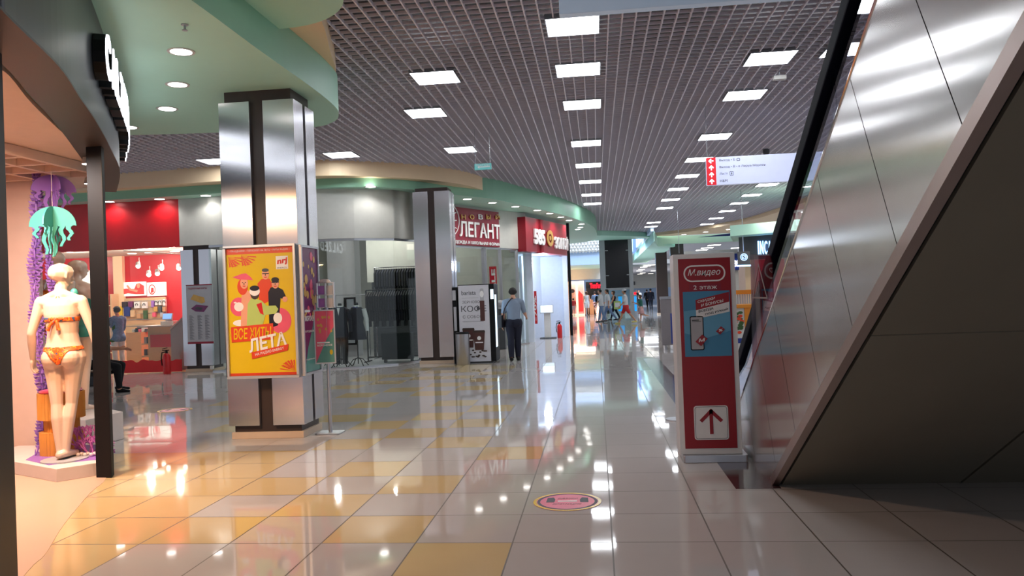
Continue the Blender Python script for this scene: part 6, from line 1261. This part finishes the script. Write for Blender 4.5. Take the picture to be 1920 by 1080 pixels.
# grey notice board and leaflets left of the totem
a, b = at(1238, 557, 20.2), at(1262, 655, 20.2); t = thing('notice_board', 'plain grey floor standing board left of the red totem', 'board', ((a.x+b.x)/2+.3, 20.3, 0)); mb = MB(); mb.box(a.x, a.x+1.0, 20.2, 20.28, .10, a.z); mb.build('board', 'grey_board', t, world=True, bevel=.01); mb = MB(); mb.box(a.x-.01, a.x+1.01, 20.19, 20.29, a.z-.06, a.z+.01); mb.build('top_edge', 'alu', t, world=True); mb = MB()
for xx in (a.x+.05, a.x+.9): mb.box(xx, xx+.06, 20.05, 20.45, 0, .10)
mb.build('foot', 'alu', t, world=True)
a, b = at(1257, 590, 17), at(1264, 640, 17); t = thing('blue_panel', 'narrow blue panel at the left edge of the totem', 'panel', (a.x+.2, 17, 0)); mb = MB(); mb.box(a.x, a.x+.5, 17, 17.06, .35, 1.0); mb.build('board', 'royal', t, world=True); mb = MB(); mb.box(a.x+.1, a.x+.4, 16.9, 17.2, 0, .35); mb.build('foot', 'grey_dark', t, world=True)
# small stand foot peeking out by the totem
p = atz(1258, 787, 0); t = thing('stand_base', 'round metal stand foot on the floor left of the totem', 'stand', (p.x+.08, p.y, 0)); mb = MB(); mb.lathe([(.14, 0), (.14, .012), (.03, .02), (.02, .03), (.02, .9)], (0, 0, 0), 24); mb.build('foot', 'alu', t, smooth=True); mb = MB(); mb.box(.0, .02, -.12, .12, .6, 1.2); mb.build('board', 'navy', t)
# right hand shops behind the escalator
mb = MB(); mb.ob((4.75, 26.5, 2.40), (4.6, -3.0, 0), (.1, .2, 0), (0, 0, .76)); mb.build('wall_right_shops', 'grey_dark', kind='structure')
mb = MB(); mb.slab([(4.35, 25.7), (9.3, 22.4), (9.6, 26), (5.0, 29)], 3.16, 3.5); mb.build('soffit', 'soffit_green', kind='structure')
u = V((4.6, -3.0, 0)).normalized(); nn = u.cross(V(Z)); P0 = (4.75, 26.5)
t = thing('shop_sign', 'glowing white letters on a dark grey shop front behind the handrail', 'shop sign', (6.0, 25.7, 2.9)); mb = MB(); [ptext(mb, ch_, P0, u, x0_, 452, x1_, 477, .005, .05, 0, .03) for ch_, x0_, x1_ in (('I', 1423, 1425), ('N', 1427.5, 1433), ('C', 1435, 1440.5), ('A', 1442, 1448), ('N', 1449, 1454), ('T', 1455, 1459), ('O', 1460, 1466))]; mb.build('lettering', 'neon_blue', t, world=True)
mb = MB(); mb.ob((4.85, 29.5, 0), (4.6, -3.0, 0), (.05, .1, 0), (0, 0, 2.6)); mb.build('wall_right_shops', 'pink_wall', kind='structure')
mb = MB(); mb.ob((5.08, 27.4, 0), (.30, -.2, 0), (.1, .2, 0), (0, 0, 3.15)); mb.build('wall_pier', 'tan', kind='structure')
a, b = at(1383, 472, 25.5), at(1407, 498, 25.5); t = thing('lit_sign', 'dark square sign with a round blue glowing emblem above the orange counter', 'sign', ((a.x+b.x)/2, 25.5, b.z)); mb = MB(); mb.box(a.x, b.x, 25.5, 25.6, b.z, a.z); mb.build('panel', 'grey_dark', t, world=True, bevel=.01)
mb = MB(); cx, cz = (a.x+b.x)/2, (a.z+b.z)/2+.05; r = (b.x-a.x)*.30; ring(mb, circ(0, 0, r), circ(0, 0, r*.82), (cx, 25.497, cz), X_, Z, (0, -.01, 0)); ring(mb, circ(0, 0, r*.62, n=12), circ(0, 0, r*.45, n=12), (cx, 25.497, cz), X_, Z, (0, -.01, 0)); mb.ob((cx-r*.5, 25.497, cz-r*.45), (r, 0, r*.75), (0, 0, r*.14), (0, -.012, 0)); mb.box(a.x-.02, b.x+.02, 25.48, 25.497, b.z-.02, b.z+.03); mb.build('emblem', 'neon_blue', t, world=True); mb = MB(); mb.tube([(cx, 25.55, a.z), (cx, 25.55, 4.66)], .015, 6); mb.build('hanger', 'alu', t, world=True)
a, b = at(1364, 476, 27), at(1386, 506, 27); t = thing('shop_sign', 'dark blue sign with white letters cut by the totem edge', 'shop sign', ((a.x+b.x)/2, 27, b.z)); mb = MB(); mb.box(a.x-1.2, b.x, 27, 27.15, b.z, a.z); mb.build('board', 'royal', t, world=True); mb = MB(); p, q = at(1375, 488, 27), at(1386, 500, 27); text(mb, 'BS', (p.x, 26.995, q.z), X_, Z, q.x-p.x, p.z-q.z, .03, .03); mb.build('lettering', 'letter_lit', t, world=True)
mb = MB(); mb.box(a.x-1.4, b.x+.0, 27.16, 27.3, 0, a.z+.15); mb.build('wall_right_shops', 'wall_white', kind='structure')
# orange island counter
a, b = at(1378, 556, 16.5), at(1410, 640, 16.5); t = thing('island_counter', 'orange framed island counter with a white plant picture panel', 'counter', (a.x+.5, 17, 0)); zt = at(1390, 574, 16.5).z
mb = MB(); mb.box(a.x-.2, b.x+.7, 16.5, 17.4, zt-.04, zt+.03); mb.build('worktop', 'orange_wood', t, world=True, bevel=.005); mb = MB(); mb.box(a.x-.15, b.x-.12, 16.55, 17.3, 0, zt-.04); mb.build('white_panel', 'white_paint', t, world=True, bevel=.01); mb = MB(); mb.box(b.x-.12, b.x+.6, 16.53, 17.3, 0, zt-.04); mb.build('orange_side', 'orange_wood', t, world=True)
mb = MB(); rr = random.Random(6); xc = at(1384, 600, 16.5).x
for i in range(26): mb.prism(circ(xc+rr.uniform(-.08, .09), .75+rr.uniform(-.22, .24), .05, .03, 8), (0, 16.548-.0006*i, 0), X_, Z, (0, -.002, 0), 0 if i % 4 else 1)
mb.prism([(xc-.1, .45), (xc+.1, .45), (xc+.06, .35), (xc-.06, .35)], (0, 16.54, 0), X_, Z, (0, -.004, 0), 2); mb.build('picture', ['foliage', 'orange', 'royal'], t, world=True)
zs = at(1390, 549, 17.3).z; mb = MB(); mb.box(a.x-.1, b.x+.5, 17.3, 17.5, zs-.03, zs+.06); mb.build('upper_shelf', 'orange_wood', t, world=True); mb = MB()
for i in range(16): xx = a.x-.1+.05*i; mb.box(xx, xx+.02, 17.35, 17.4, zt+.03, zs-.03)
mb.build('rail_bars', 'grey_light', t, world=True)
# thin ceiling cable and green exit marker beyond
p = atz(1270, 392, 4.6); mb = MB(); mb.tube([(p.x, p.y, 2.9), (p.x, p.y, 4.62)], .008, 6); tag(mb.build('ceiling_cable', 'alu'), 'thin cable hanging from the ceiling above the totem', 'cable')
# red panel behind the safety guard
mb = MB(); mb.box(5.0, 5.9, 25.3, 25.45, 0, 2.35); tag(mb.build('red_advert', 'maroon'), 'dark red advert panel seen through the clear guard', 'advert')
